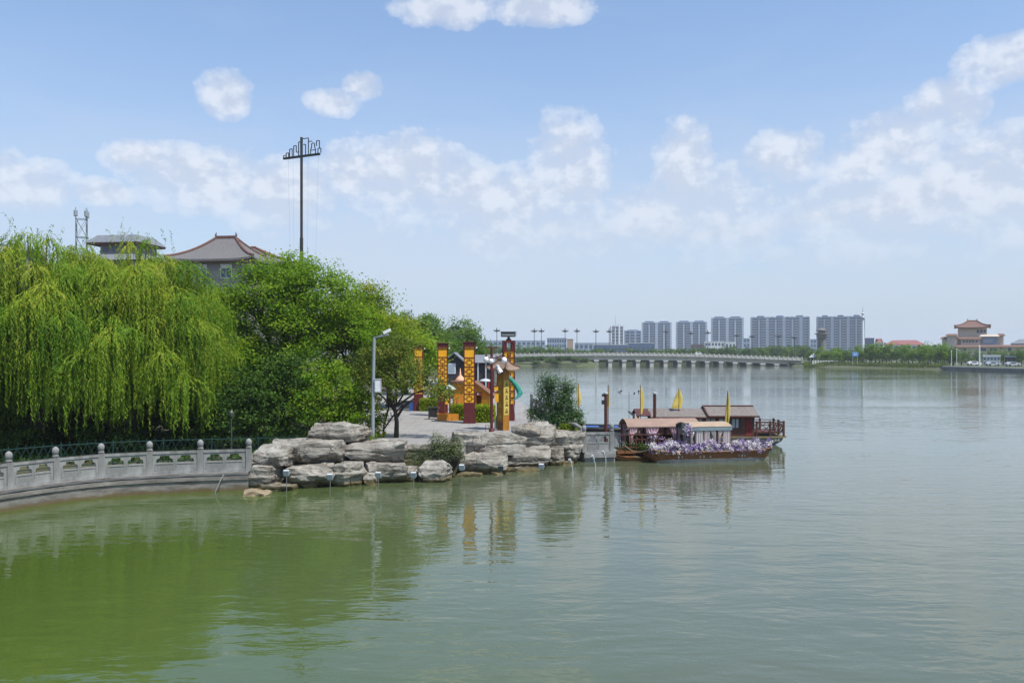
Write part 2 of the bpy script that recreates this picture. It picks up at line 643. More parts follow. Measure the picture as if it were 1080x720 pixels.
M = {}
M['water'] = water_mat()
M['rock'] = rock_mat()
M['sandrock'] = pm('sandy_rock', (0.28, 0.22, 0.14), (0.17, 0.13, 0.08), 2.5, 0.9, 0.6)
M['soil'] = pm('garden_soil', (0.10, 0.085, 0.05), (0.05, 0.06, 0.025), 1.2, 0.95, 0.5, world=True)
M['farsoil'] = pm('grassy_bank', (0.06, 0.085, 0.03), (0.10, 0.10, 0.065), 0.12, 0.95, world=True)
M['paving'] = brick_mat('plaza_paving', (0.30, 0.29, 0.275), (0.26, 0.25, 0.245), (0.18, 0.175, 0.17), 1.0, 0.9, 0.6)
M['walk'] = brick_mat('walk_paving', (0.36, 0.29, 0.25), (0.32, 0.26, 0.23), (0.22, 0.2, 0.18), 1.0, 0.5, 0.3)
def stained_ledge():
    m = pm('weathered_ledge_stone', (0.27, 0.255, 0.23), (0.09, 0.08, 0.07), 1.6, 0.85, 0.35, 14, stretch=(1, 1, 4), world=True)
    nt = m.node_tree
    E.nt = nt
    b = nt.nodes['Principled BSDF']
    src = b.inputs['Base Color'].links[0].from_socket
    g_ = nt.nodes.new('ShaderNodeNewGeometry')
    sp = nt.nodes.new('ShaderNodeSeparateXYZ')
    nt.links.new(g_.outputs['Position'], sp.inputs[0])
    nz = noise_tex(nt, g_.outputs['Position'], 2.0, 5, .6)
    f = (E(sp.outputs[2]) + (E(nz.outputs[0]) - .5) * .3).smooth(.2, .05) * .9
    mx = nt.nodes.new('ShaderNodeMix')
    mx.data_type = 'RGBA'
    nt.links.new(f.v, mx.inputs['Factor'])
    nt.links.new(src, mx.inputs['A'])
    mx.inputs['B'].default_value = (0.11, 0.08, 0.03, 1)
    nt.links.new(mx.outputs['Result'], b.inputs['Base Color'])
    return m


M['stone'] = pm('grey_carved_stone', (0.30, 0.302, 0.295), (0.145, 0.145, 0.138), 2.2, 0.85, 0.3, 30, stretch=(1.6, 1.6, .7))
M['ledge'] = stained_ledge()
M['steel'] = pm('galvanised_steel', (0.32, 0.36, 0.38), (0.26, 0.29, 0.31), 6, 0.45, metallic=0.3)
M['white'] = pm('white_paint', (0.72, 0.73, 0.73), (0.6, 0.61, 0.62), 5, 0.5)
M['lightgrey'] = pm('light_grey_paint', (0.45, 0.48, 0.5), (0.36, 0.39, 0.41), 5, 0.5)
M['black'] = pm('black_paint', (0.02, 0.02, 0.022), (0.035, 0.033, 0.03), 5, 0.5)
M['green_paint'] = pm('green_railing_paint', (0.011, 0.045, 0.038), (0.008, 0.03, 0.026), 8, 0.5)
M['maroon'] = pm('maroon_paint', (0.115, 0.016, 0.018), (0.075, 0.012, 0.013), 4, 0.55)
M['ochre'] = pm('ochre_lacquer', (0.42, 0.20, 0.025), (0.28, 0.12, 0.018), 3, 0.5)
M['gold'] = pm('gold_panel', (0.85, 0.43, 0.016), (0.74, 0.33, 0.012), 3, 0.5)
M['yellow'] = pm('yellow_cloth', (0.58, 0.47, 0.12), (0.50, 0.37, 0.07), 5, 0.8)
M['redcloth'] = pm('faded_red_cloth', (0.22, 0.03, 0.03), (0.12, 0.018, 0.02), 4, 0.8)
M['red'] = pm('red_silk', (0.50, 0.025, 0.02), (0.35, 0.02, 0.02), 6, 0.6)
M['orange_wood'] = pm('orange_varnished_wood', (0.72, 0.29, 0.03), (0.56, 0.20, 0.02), 3, 0.55, stretch=(6, 6, 0.6))
M['brown_wood'] = pm('brown_wood', (0.22, 0.095, 0.035), (0.13, 0.055, 0.022), 2.5, 0.5, stretch=(1, 6, 8))
M['dark_wood'] = pm('dark_red_brown_wood', (0.105, 0.036, 0.024), (0.06, 0.022, 0.017), 3, 0.5, stretch=(1, 1, 5))
M['hull_grey'] = pm('faded_hull_paint', (0.26, 0.27, 0.28), (0.17, 0.17, 0.17), 2, 0.6, stretch=(1, 1, 4))
M['hull_olive'] = pm('olive_deck_paint', (0.20, 0.17, 0.09), (0.13, 0.11, 0.06), 2, 0.65)
M['pink'] = pm('pink_canopy_cloth', (0.30, 0.205, 0.16), (0.21, 0.145, 0.115), 2, 0.85)
M['pinkdrape'] = pm('pale_pink_drape', (0.66, 0.44, 0.46), (0.55, 0.35, 0.37), 3, 0.85, stretch=(8, 8, 0.5))
M['peach'] = pm('peach_canopy_cloth', (0.37, 0.28, 0.195), (0.27, 0.20, 0.14), 2, 0.85)
M['curtain'] = pm('white_curtain', (0.56, 0.50, 0.49), (0.42, 0.37, 0.37), 3, 0.9, stretch=(10, 10, 0.4))
M['valance'] = pm('blue_grey_valance', (0.20, 0.27, 0.30), (0.14, 0.19, 0.22), 3, 0.8)
M['boatroof'] = pm('weathered_boat_roof', (0.20, 0.175, 0.16), (0.13, 0.112, 0.10), 1.8, 0.8, 0.3, 18, stretch=(5, 1, 1))
M['tile_grey'] = pm('grey_roof_tile', (0.17, 0.162, 0.16), (0.095, 0.09, 0.09), 2.2, 0.75, 0.6, 9, stretch=(3, 3, 1))
M['tile_red'] = pm('red_brown_ridge_tile', (0.16, 0.075, 0.052), (0.10, 0.052, 0.04), 3, 0.75)
M['tile_orange'] = pm('orange_glazed_tile', (0.20, 0.115, 0.082), (0.14, 0.078, 0.055), 1.2, 0.45, stretch=(2, 2, 1))
M['tile_tan'] = pm('tan_roof_tile', (0.27, 0.19, 0.14), (0.17, 0.12, 0.09), 6, 0.7, 0.5, 22)
M['mauvewall'] = pm('mauve_grey_render', (0.27, 0.25, 0.25), (0.22, 0.20, 0.205), 0.6, 0.85)
M['beigewall'] = pm('beige_stone_cladding', (0.58, 0.50, 0.40), (0.50, 0.42, 0.335), 0.3, 0.8)
M['greywall'] = pm('pale_grey_cladding', (0.27, 0.33, 0.42), (0.22, 0.275, 0.36), 0.2, 0.8)
M['towerwall'] = pm('tower_render_light', (0.36, 0.42, 0.51), (0.30, 0.355, 0.44), 0.08, 0.8)
M['towermid'] = pm('balcony_render_blue_grey', (0.27, 0.33, 0.43), (0.22, 0.275, 0.36), 0.08, 0.7)
M['towerblue'] = pm('tower_render_blue_grey', (0.062, 0.115, 0.205), (0.046, 0.088, 0.16), 0.08, 0.7)
M['glass'] = pm('window_glass', (0.035, 0.06, 0.095), (0.06, 0.095, 0.14), 0.4, 0.15, spec=0.6)
M['paleglass'] = pm('pale_window_glass', (0.33, 0.40, 0.44), (0.25, 0.31, 0.36), 0.6, 0.12, spec=0.6)
M['concrete'] = pm('bridge_concrete', (0.60, 0.57, 0.52), (0.46, 0.44, 0.40), 0.5, 0.85, stretch=(1, 1, 2))
M['concretedark'] = pm('stained_concrete', (0.20, 0.195, 0.185), (0.12, 0.118, 0.11), 0.4, 0.9)
M['asphalt'] = pm('asphalt', (0.06, 0.06, 0.06), (0.045, 0.045, 0.047), 1, 0.9)
M['blue'] = pm('blue_paint', (0.03, 0.10, 0.34), (0.025, 0.08, 0.26), 4, 0.5)
M['bluesign'] = pm('blue_sign_face', (0.05, 0.20, 0.50), (0.05, 0.18, 0.45), 1, 0.5)
M['teal'] = pm('teal_cloth', (0.025, 0.26, 0.20), (0.02, 0.19, 0.15), 2, 0.7)
M['globe'] = pm('white_globe_plastic', (0.78, 0.78, 0.76), (0.70, 0.70, 0.69), 6, 0.3)
M['slate'] = pm('slate_blue_roof', (0.19, 0.205, 0.225), (0.13, 0.14, 0.155), 1.2, 0.6, stretch=(4, 1, 1))
M['darkwall'] = pm('dark_stained_boards', (0.022, 0.021, 0.028), (0.035, 0.03, 0.035), 2, 0.7, stretch=(6, 6, 1))
M['redroof'] = pm('red_metal_roof', (0.27, 0.10, 0.085), (0.21, 0.08, 0.07), 0.3, 0.6)
M['salmon'] = pm('salmon_tent_cloth', (0.70, 0.30, 0.16), (0.62, 0.40, 0.28), 2, 0.8)
M['bark'] = pm('tree_bark', (0.055, 0.042, 0.032), (0.03, 0.024, 0.02), 5, 0.9, 0.6, 20, stretch=(1, 1, 0.3))
M['darkbox'] = pm('dark_grey_metal', (0.05, 0.058, 0.06), (0.075, 0.085, 0.085), 4, 0.5)
M['lf_willow'] = leaf_mat('willow_leaf', (0.07, 0.175, 0.014), (0.185, 0.315, 0.020), (0.42, 0.42, 0.05), 0.5)
M['lf_bright'] = leaf_mat('bright_leaf', (0.07, 0.17, 0.010), (0.17, 0.30, 0.015), (0.28, 0.37, 0.025), 0.52)
M['lf_yellow'] = leaf_mat('yellowish_leaf', (0.08, 0.16, 0.010), (0.18, 0.26, 0.015), (0.36, 0.36, 0.025), 0.5)
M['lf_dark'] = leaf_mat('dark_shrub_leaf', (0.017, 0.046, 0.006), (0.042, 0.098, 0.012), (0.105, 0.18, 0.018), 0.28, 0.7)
M['lf_olive'] = leaf_mat('olive_leaf', (0.06, 0.105, 0.014), (0.135, 0.19, 0.025), (0.30, 0.28, 0.05), 0.4)
M['lf_far'] = leaf_mat('far_leaf', (0.05, 0.12, 0.018), (0.10, 0.19, 0.025), (0.17, 0.25, 0.04), 0.42)
M['lf_hedge'] = leaf_mat('hedge_leaf', (0.10, 0.17, 0.008), (0.22, 0.30, 0.012), (0.36, 0.42, 0.02), 0.35)
M['lf_grey'] = leaf_mat('grey_green_leaf', (0.05, 0.08, 0.035), (0.10, 0.135, 0.055), (0.20, 0.21, 0.09), 0.3)
M['lf_juniper'] = leaf_mat('juniper_spray', (0.022, 0.06, 0.018), (0.055, 0.125, 0.035), (0.15, 0.24, 0.07), 0.3)
M['petal'] = leaf_mat('petals', (0.20, 0.12, 0.38), (0.42, 0.32, 0.56), (0.82, 0.79, 0.82), 0.25)


# ------------------------------------------------------------------ leaves and trees
def leaf_mesh(name, cen, d, nrm, L, W, tint, mat, parent=None):
    """diamond leaves: centre, tip direction, face normal, length, width, tint"""
    n = len(cen)
    d = d / np.maximum(1e-6, np.linalg.norm(d, axis=1, keepdims=True))
    s = np.cross(d, nrm)
    s = s / np.maximum(1e-6, np.linalg.norm(s, axis=1, keepdims=True))
    L = np.broadcast_to(np.asarray(L, float).reshape(-1, 1), (n, 1))
    W = np.broadcast_to(np.asarray(W, float).reshape(-1, 1), (n, 1))
    v = np.empty((n, 4, 3), np.float32)
    v[:, 0] = cen - d * L / 2
    v[:, 1] = cen + s * W / 2
    v[:, 2] = cen + d * L / 2
    v[:, 3] = cen - s * W / 2
    me = bpy.data.meshes.new(name)
    me.vertices.add(n * 4)
    me.loops.add(n * 4)
    me.polygons.add(n)
    me.vertices.foreach_set('co', v.ravel())
    me.loops.foreach_set('vertex_index', np.arange(n * 4, dtype=np.int32))
    me.polygons.foreach_set('loop_start', np.arange(0, n * 4, 4, dtype=np.int32))
    me.update(calc_edges=True)
    at_ = me.attributes.new('tint', 'FLOAT', 'FACE')
    at_.data.foreach_set('value', np.clip(tint, 0, 1).astype(np.float32))
    me.materials.append(mat)
    o = bpy.data.objects.new(name, me)
    COL.objects.link(o)
    if parent is not None:
        o.parent = parent
    return o


def unit(rng, n):
    a = rng.normal(size=(n, 3))
    return a / np.linalg.norm(a, axis=1, keepdims=True)


def crown_arrays(rng, lobes, nclump, per, cr, leaf, up=0.35, flat=0.65, shell=(0.72, 1.04), inner=0.25, zlo=-0.6, aspect=0.55, tvar=0.22, droop=0.0):
    lobes = np.array(lobes, float)
    rad = lobes[:, 3:6]
    w = (rad[:, 0] * rad[:, 2]) ** 1.0
    w = w / w.sum()
    li = rng.choice(len(lobes), nclump, p=w)
    dr = unit(rng, nclump)
    bad = dr[:, 2] < zlo
    dr[bad, 2] *= -0.6
    dr /= np.linalg.norm(dr, axis=1, keepdims=True)
    rr = rng.uniform(shell[0], shell[1], nclump)
    inn = rng.random(nclump) < inner
    rr[inn] = rng.uniform(0.2, shell[0], inn.sum())
    cc = lobes[li, :3] + dr * rad[li] * rr[:, None]
    csz = cr * rng.uniform(0.6, 1.35, nclump)
    ct = np.clip(rng.normal(0.45, tvar, nclump), 0, 1)
    n = nclump * per
    idx = np.repeat(np.arange(nclump), per)
    off = rng.normal(size=(n, 3)) * 0.5
    off[:, 2] *= flat
    cen = cc[idx] + off * csz[idx][:, None]
    cen[:, 2] -= droop * (off[:, 0] ** 2 + off[:, 1] ** 2) * csz[idx]
    nr = unit(rng, n) + np.array([0, 0, up * 2.2]) + dr[idx] * 0.5
    nr /= np.linalg.norm(nr, axis=1, keepdims=True)
    d = unit(rng, n)
    d -= nr * (d * nr).sum(1, keepdims=True)
    d[:, 2] -= 0.25
    L = leaf * rng.uniform(0.65, 1.35, n)
    t = ct[idx] + rng.normal(0, 0.14, n)
    return cen, d, nr, L, L * aspect, t


def tree(name, label, cat, base, trunk_h, tr, lobes, nclump, per, cr, leaf, mat, seed, group=None, limbs=True, lean=(0, 0), stems=None, **kw):
    """lobes are local to the base: (x,y,z,rx,ry,rz)"""
    rng = np.random.default_rng(seed)
    t = thing(name, label, cat, base, 0, group)
    tm = MB()
    top = Vector((lean[0], lean[1], trunk_h))
    if stems:
        for st in stems:
            tm.tube(st[0], st[1], 7)
    else:
        tm.tube([(0, 0, -0.1), (lean[0] * .3, lean[1] * .3, trunk_h * 0.4), tuple(top)], [tr * 1.25, tr, tr * 0.8], 8)
    if limbs:
        for (x, y, z, rx, ry, rz) in lobes:
            e = Vector((x, y, z + rz * 0.2))
            mid = top.lerp(e, 0.5) + Vector((0, 0, 0.12 * (e - top).length))
            tm.tube([top - Vector((0, 0, 0.1)), mid, e], [tr * 0.55, tr * 0.38, tr * 0.12], 6)
            for k in range(3):
                q = e + Vector(rng.normal(size=3) * np.array([rx, ry, rz]) * 0.28)
                tm.tube([mid, mid.lerp(q, 0.6) + Vector((0, 0, 0.1)), q], [tr * 0.25, tr * 0.15, tr * 0.06], 5)
    tm.build('trunk', M['bark'], t, smooth=True)
    leaf_mesh('crown', *crown_arrays(rng, lobes, nclump, per, cr, leaf, **kw), mat, t)
    return t


def willow(label, base, H, Rx, seed, nlock=150, minz=0.9, Ry=None, zbase=None):
    rng = np.random.default_rng(seed)
    Ry = Ry or Rx
    t = thing('weeping_willow', label, 'tree', base, 0, 'weeping willows in the lakeside garden')
    tm = MB()
    tm.tube([(0, 0, -0.1), (0.1, 0, H * .2), (0.05, 0.1, H * .38)], [0.42, 0.33, 0.28], 9)
    C, D, N, L, T = [], [], [], [], []
    for k in range(nlock):
        a = k * 2.39996 + rng.uniform(-.35, .35)
        r = math.sqrt((k + rng.uniform(.1, .9)) / nlock)
        ph = r * math.pi * 0.5                               # 0 centre top, pi/2 rim
        jit = rng.uniform(.74, 1.06)
        top = np.array([math.cos(a) * Rx * math.sin(ph) * jit, math.sin(a) * Ry * math.sin(ph) * jit,
                        H * (0.40 + 0.60 * math.cos(ph) ** 0.75) * rng.uniform(0.82, 1.03)])
        if r > .72 and rng.random() < .6:
            top[2] = H * rng.uniform(.38, .78)
            top[:2] *= rng.uniform(.9, 1.04)
        top[2] = max(top[2], H * .36)
        s = Vector((0.05, 0.1, H * .36))
        e = Vector(top) - Vector((0, 0, .12))
        mid = s.lerp(e, 0.55) + Vector((0, 0, H * 0.06))
        tm.tube([s, mid, e], [0.11, 0.06, 0.02], 5)
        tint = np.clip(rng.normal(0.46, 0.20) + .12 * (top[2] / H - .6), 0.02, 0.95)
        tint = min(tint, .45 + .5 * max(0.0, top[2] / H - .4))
        hr = rng.uniform(0.6, 1.3)                         # the head the strands spill from
        ln0 = rng.uniform(.9, 3.0) * (0.8 + 0.3 * r)
        ns = int(rng.integers(46, 66) * (hr / 1.0) ** 1.3)
        outd = np.array([math.cos(a), math.sin(a), 0])
        for j in range(ns):
            th = rng.uniform(0, 2 * math.pi)
            q0 = math.sqrt(rng.random())
            dirv = np.array([math.cos(th), math.sin(th), 0]) * .8 + outd * .35
            p0 = top + dirv * hr * q0 * .55
            p0[2] += -0.30 * hr * q0 ** 2 + rng.normal() * 0.14
            ln = ln0 * rng.uniform(0.45, 1.15) * (.65 + .5 * q0)
            ln = max(0.4, min(ln, p0[2] - minz - rng.uniform(0, 1.0)))
            m = int(ln / 0.06)
            q = np.linspace(0, 1, m)
            arc = np.minimum(q * ln / .8, 1)                  # first arches outwards, then hangs
            sway = rng.normal(size=3) * 0.07
            pts = p0 + np.outer(np.sin(arc * math.pi / 2), dirv) * hr * .42 * (.4 + q0) + np.outer(q ** 2, sway) * np.array([1, 1, 0])
            pts[:, 2] = p0[2] + .10 * np.sin(arc * math.pi) - q * ln + .16 * arc
            pts[:, :2] += rng.normal(size=(m, 2)) * 0.022
            dd = np.tile([0, 0, -1.0], (m, 1)) + np.outer(1 - arc, dirv) * 1.2 + rng.normal(size=(m, 3)) * 0.42
            C.append(pts)
            D.append(dd)
            nn = rng.normal(size=(m, 3)) * .8
            nn[:, 2] = np.abs(nn[:, 2]) + 0.5
            nn[:, :2] += outd[:2] * 0.4 + dirv[:2] * .5
            N.append(nn)
            L.append(rng.uniform(0.11, 0.19, m))
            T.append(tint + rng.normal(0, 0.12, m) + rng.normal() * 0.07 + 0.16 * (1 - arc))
    # a few upright shoots at the top
    for k in range(14):
        a, r = rng.uniform(0, 6.28), rng.uniform(0, 0.6)
        p0 = np.array([math.cos(a) * Rx * r, math.sin(a) * Ry * r, H * 0.97])
        hh = rng.uniform(0.35, 1.2)
        m = int(hh / 0.035)
        q = np.linspace(0, 1, m)
        pts = p0 + np.outer(q ** 2, rng.normal(size=3) * [0.25, 0.25, 0]) + rng.normal(size=(m, 3)) * 0.06 * (1 - q[:, None] * 0.6)
        pts[:, 2] += q * hh
        C.append(pts); D.append(np.tile([0, 0, 0.7], (m, 1)) + rng.normal(size=(m, 3)) * 0.5)
        N.append(rng.normal(size=(m, 3))); L.append(rng.uniform(0.10, 0.16, m)); T.append(rng.normal(0.45, 0.15, m))
    tm.build('trunk', M['bark'], t, smooth=True)
    C, D, N = np.concatenate(C), np.concatenate(D), np.concatenate(N)
    L, T = np.concatenate(L), np.concatenate(T)
    N /= np.linalg.norm(N, axis=1, keepdims=True)
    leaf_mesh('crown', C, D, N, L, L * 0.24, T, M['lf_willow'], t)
    return t


def curved_roof(mb, lx, ly, h, ridge, over=0.0, lift=0.25, nx=12, nt=8, conc=0.55, thick=0.12, z0=0.0):
    """Chinese hipped roof: eaves rectangle lx*ly, ridge of given length along x, concave slopes, lifted corners"""
    ex, ey = lx / 2 + over, ly / 2 + over
    def pt(side, s, t):
        # s in -1..1 along the eave, t 0 eave .. 1 ridge
        if side in (0, 2):
            sy = -1 if side == 0 else 1
            x = (ex * (1 - t) + ridge / 2 * t) * s
            y = sy * ey * (1 - t)
        else:
            sx = 1 if side == 1 else -1
            y = ey * (1 - t) * s
            x = sx * (ex * (1 - t) + ridge / 2 * t)
        z = h * (conc * t + (1 - conc) * t * t) + lift * abs(s) ** 4 * (1 - t) ** 2
        return (x, y, z0 + z)
    for side in range(4):
        for dz in (0, -thick):
            b = len(mb.v)
            for i in range(nt + 1):
                for j in range(nx + 1):
                    p = pt(side, -1 + 2 * j / nx, i / nt)
                    mb.v.append((p[0], p[1], p[2] + dz))
            for i in range(nt):
                for j in range(nx):
                    a = b + i * (nx + 1) + j
                    mb.f.append((a, a + 1, a + nx + 2, a + nx + 1))
        # fascia
        b = len(mb.v)
        for j in range(nx + 1):
            p = pt(side, -1 + 2 * j / nx, 0)
            mb.v += [p, (p[0], p[1], p[2] - thick)]
        for j in range(nx):
            a = b + 2 * j
            mb.f.append((a, a + 1, a + 3, a + 2))
    hips = []
    for sx in (-1, 1):
        for sy, side in ((-1, 0), (1, 2)):
            hips.append([pt(side, sx, i / nt) for i in range(nt + 1)])
    return hips


# ------------------------------------------------------------------ the setting: water, land
mb = MB()
xs = [-2500, -400, -60, 0, 60, 400, 2500]
ys = [-60, 0, 30, 80, 300, 900, 2500]
for yy in ys:
    for xx in xs:
        mb.v.append((xx, yy, 0))
for j in range(len(ys) - 1):
    for i in range(len(xs) - 1):
        a = j * len(xs) + i
        mb.f.append((a, a + 1, a + 1 + len(xs), a + len(xs)))
tag(mb.build('lake_water', M['water'], fix=False), kind='structure')

POSTS = [(-16.75, 25.9), (-16.1, 27.3), (-15.3, 28.6), (-14.3, 29.7), (-12.92, 30.42), (-11.3, 30.95), (-9.67, 31.35)]


def offset_line(pts, d):
    out = []
    for i, p in enumerate(pts):
        a = Vector(pts[max(i - 1, 0)]); b = Vector(pts[min(i + 1, len(pts) - 1)])
        t = (b - a).normalized()
        n = Vector((t.y, -t.x))           # to the right of travel: the water side
        q = Vector(p) + n * d
        out.append((q.x, q.y))
    return out


def catmull(pts, k=6):
    out = []
    P = [Vector(p) for p in pts]
    for i in range(len(P) - 1):
        p0, p1, p2, p3 = P[max(i - 1, 0)], P[i], P[i + 1], P[min(i + 2, len(P) - 1)]
        for j in range(k):
            t = j / k
            q = 0.5 * ((2 * p1) + (p2 - p0) * t + (2 * p0 - 5 * p1 + 4 * p2 - p3) * t * t + (3 * p1 - p0 - 3 * p2 + p3) * t ** 3)
            out.append((q.x, q.y))
    out.append(tuple(P[-1]))
    return out


line = [(-18.2, 20), (-17.6, 23.6)] + POSTS
fine = catmull(line, 5)
LEDGE_Z = 0.66
inner_edge = offset_line(fine, -0.2)
land = inner_edge + [(-9.3, 32.3), (-5.5, 33.9), (-2.2, 35.5), (0.6, 37.6), (2.9, 40.4), (3.6, 42.5), (3.4, 47), (1.5, 60), (-1.5, 100), (-4, 200), (-4, 326),
                     (-300, 326), (-300, 5), (-60, 5), (-18.6, 12)]
tag(MB().prism(land, -1.5, 0.62).build('ground', M['soil']), kind='structure')
tag(MB().prism(offset_line(fine, -0.22) + offset_line(fine, -2.0)[::-1], 0.3, 0.655).build('path', M['walk']), kind='structure')
plaza = [(-6.3, 34.3), (-4.4, 35.1), (-2.2, 35.9), (0.55, 38.0), (2.6, 40.8), (3.2, 43), (3.0, 47), (1.1, 60), (-1.8, 100), (-4.5, 125), (-13, 125), (-12.6, 90), (-11.5, 66), (-9.0, 50), (-7.4, 41), (-6.9, 36.5)]
tag(MB().prism(plaza, 0.2, 1.2).build('plaza', M['paving']), kind='structure')
far = [(-300, 329), (-6, 329), (2, 322), (12, 322), (24, 326), (31.5, 331), (33, 345), (36, 352), (80, 356), (112, 350), (109.5, 344), (106, 318), (107, 310), (113, 296), (122, 281), (127, 262), (128, 250), (129, 232), (129, 214),
       (150, 150), (230, 100), (420, 60), (2500, 40), (2500, 2500), (-2500, 2500), (-2500, 329)]
tag(MB().prism(far, -1.5, 1.1).build('far_ground', M['farsoil']), kind='structure')


# ------------------------------------------------------------------ stone wall and balustrade on the left
def ribbon(mb, o1, o2, z0, z1):
    """solid strip between two matching polylines"""
    n = len(o1)
    b = len(mb.v)
    for i in range(n):
        mb.v += [(*o1[i], z0), (*o1[i], z1), (*o2[i], z1), (*o2[i], z0)]
    for i in range(n - 1):
        a = b + 4 * i
        for k in range(4):
            k2 = (k + 1) % 4
            mb.f.append((a + k, a + k2, a + 4 + k2, a + 4 + k))
    mb.f.append((b, b + 1, b + 2, b + 3))
    e = b + 4 * (n - 1)
    mb.f.append((e + 3, e + 2, e + 1, e))
    return mb


rw = thing('retaining_wall', 'curved weathered stone retaining wall standing in the green water under the balustrade', 'wall')
o = ribbon(MB(), offset_line(fine, 0.26), offset_line(fine, -0.18), -1.2, 0.40).build('wall', M['ledge'], rw)
ribbon(MB(), offset_line(fine, 0.31), offset_line(fine, -0.19), 0.403, 0.53).build('ledge', M['ledge'], rw)
ribbon(MB(), offset_line(fine, 0.20), offset_line(fine, -0.19), 0.533, LEDGE_Z).build('coping', M['ledge'], rw)
# the pipe that runs along the ledge
pl = offset_line(fine, 0.245)
tag(MB().tube([(x, y, 0.575 + 0.012 * math.sin(i * 1.7)) for i, (x, y) in enumerate(pl)], 0.03, 6).build('water_pipe', M['darkbox']),
    'thin dark pipe lying along the ledge below the curved balustrade', 'pipe')
hp = on(234, 503, 0.55)
tag(MB().tube([tuple(on(236, 500, 0.62)), (hp.x, hp.y - .22, 0.42), (hp.x - 0.1, hp.y - .38, 0.1), (hp.x - 0.14, hp.y - .42, -0.25)], 0.016, 6).build('drain_hose', M['concretedark']),
    'pale drain hose hanging from the curved stone wall into the water', 'hose')

bal = thing('stone_balustrade', 'curved grey carved stone balustrade on the wall under the willows', 'balustrade')


def bal_post(parent, x, y, z, h=1.2, w=0.2, rz=0.0):
    m = MB()
    k = h / 1.2
    m.box((0, 0, 0.42 * k), (w, w, 0.84 * k))
    m.lathe([(w * .30, 0.84 * k), (w * .52, 0.87 * k), (w * .52, 0.90 * k), (w * .40, 0.93 * k), (w * .50, 0.97 * k), (w * .56, 1.04 * k), (w * .54, 1.11 * k), (w * .36, 1.17 * k), (0.01, 1.2 * k)], 12)
    o = m.build('post', M['stone'], parent, smooth=True, auto=40)
    o.location = (x, y, z)
    o.rotation_euler = (0, 0, rz)
    return o


def bal_panel(parent, p, q, z, h=0.82, thick=0.13, cut=0.11):
    p, q = Vector(p), Vector(q)
    d = q - p
    L = d.length - 2 * cut
    a = math.atan2(d.y, d.x)
    c = (p + q) / 2
    out = [(-L / 2, 0.0), (L / 2, 0.0), (L / 2, h), (-L / 2, h)]
    holes = []
    zb, zt = h * 0.50, h * 0.83
    for s in (-1, 1):
        cx = s * L * 0.235
        w = L * 0.19
        hz = zt - zb
        holes.append([(cx - w, zb), (cx + w, zb), (cx + w, zb + hz * .30), (cx + w * .92, zb + hz * .52), (cx + w * .62, zb + hz * .60), (cx + w * .52, zb + hz * .95),
                      (cx - w * .52, zb + hz * .95), (cx - w * .62, zb + hz * .60), (cx - w * .92, zb + hz * .52), (cx - w, zb + hz * .30)])
    m = MB().plate([out] + holes, -thick / 2, thick / 2)
    # mouldings: top rail, base rail, sunk lower panels
    m.box((0, 0, h - 0.045), (L, thick + 0.05, 0.09))
    m.box((0, 0, 0.05), (L, thick + 0.06, 0.10))
    for s in (-1, 1):
        cx = s * L * 0.235
        for dx in (-L * .205, L * .205):
            m.box((cx + dx, 0, h * 0.31), (0.035, thick + 0.026, h * 0.30))
        m.box((cx, 0, h * 0.46), (L * 0.44, thick + 0.03, 0.03))
    o = m.build('panel', M['stone'], parent)
    o.location = (c.x, c.y, z)
    o.rotation_euler = (0, 0, a)
    return o


allp = [(-17.6, 23.6)] + [(-17.25, 24.6)] + POSTS
allp = [(-17.72, 23.0), (-17.3, 24.45)] + POSTS
for i, p in enumerate(allp):
    q = allp[min(i + 1, len(allp) - 1)]
    r = allp[max(i - 1, 0)]
    bal_post(bal, p[0], p[1], LEDGE_Z, 1.2, 0.2, math.atan2(q[1] - r[1], q[0] - r[0]))
    if i:
        bal_panel(bal, allp[i - 1], p, LEDGE_Z)

# green lattice fence behind the balustrade
fl = [(-21, 22), (-19.0, 28.2), (-17.6, 31.0), (-15.4, 32.9), (-12.6, 34.0), (-9.4, 34.6), (-7.4, 34.5)]
fp = catmull(fl, 6)
fen = thing('lattice_fence', 'low dark green metal lattice fence in front of the shrubs', 'fence')
ln = MB(); ra = MB()
acc = [0]
for i in range(1, len(fp)):
    acc.append(acc[-1] + (Vector(fp[i]) - Vector(fp[i - 1])).length)


def along(s):
    for i in range(1, len(fp)):
        if s <= acc[i]:
            t = (s - acc[i - 1]) / (acc[i] - acc[i - 1])
            return Vector(fp[i - 1]).lerp(Vector(fp[i]), t)
    return Vector(fp[-1])


FZ = 0.55
FH = 1.06
s = 0.0
while s < acc[-1] - 0.3:
    a, b = along(s), along(s + 0.3)
    for (za, zb) in ((0.42, FH - 0.06), (FH - 0.06, 0.42)):
        ln.bar((a.x, a.y, FZ + za), (b.x, b.y, FZ + zb), 0.017)
    ln.bar((a.x, a.y, FZ + FH - .06), (a.x, a.y, FZ + FH + 0.07), 0.022)
    s += 0.3
for zz in (0.40, FH - 0.06, 0.2):
    ra.tube([(p[0], p[1], FZ + zz) for p in fp], 0.02, 5)
ln.build('lattice', M['green_paint'], fen)
ra.build('rail', M['green_paint'], fen)
k = 0
while k * 1.8 < acc[-1]:
    a = along(k * 1.8)
    MB().tube([(a.x, a.y, FZ - .05), (a.x, a.y, FZ + FH + 0.02)], 0.028, 6).build('post', M['green_paint'], fen)
    k += 1

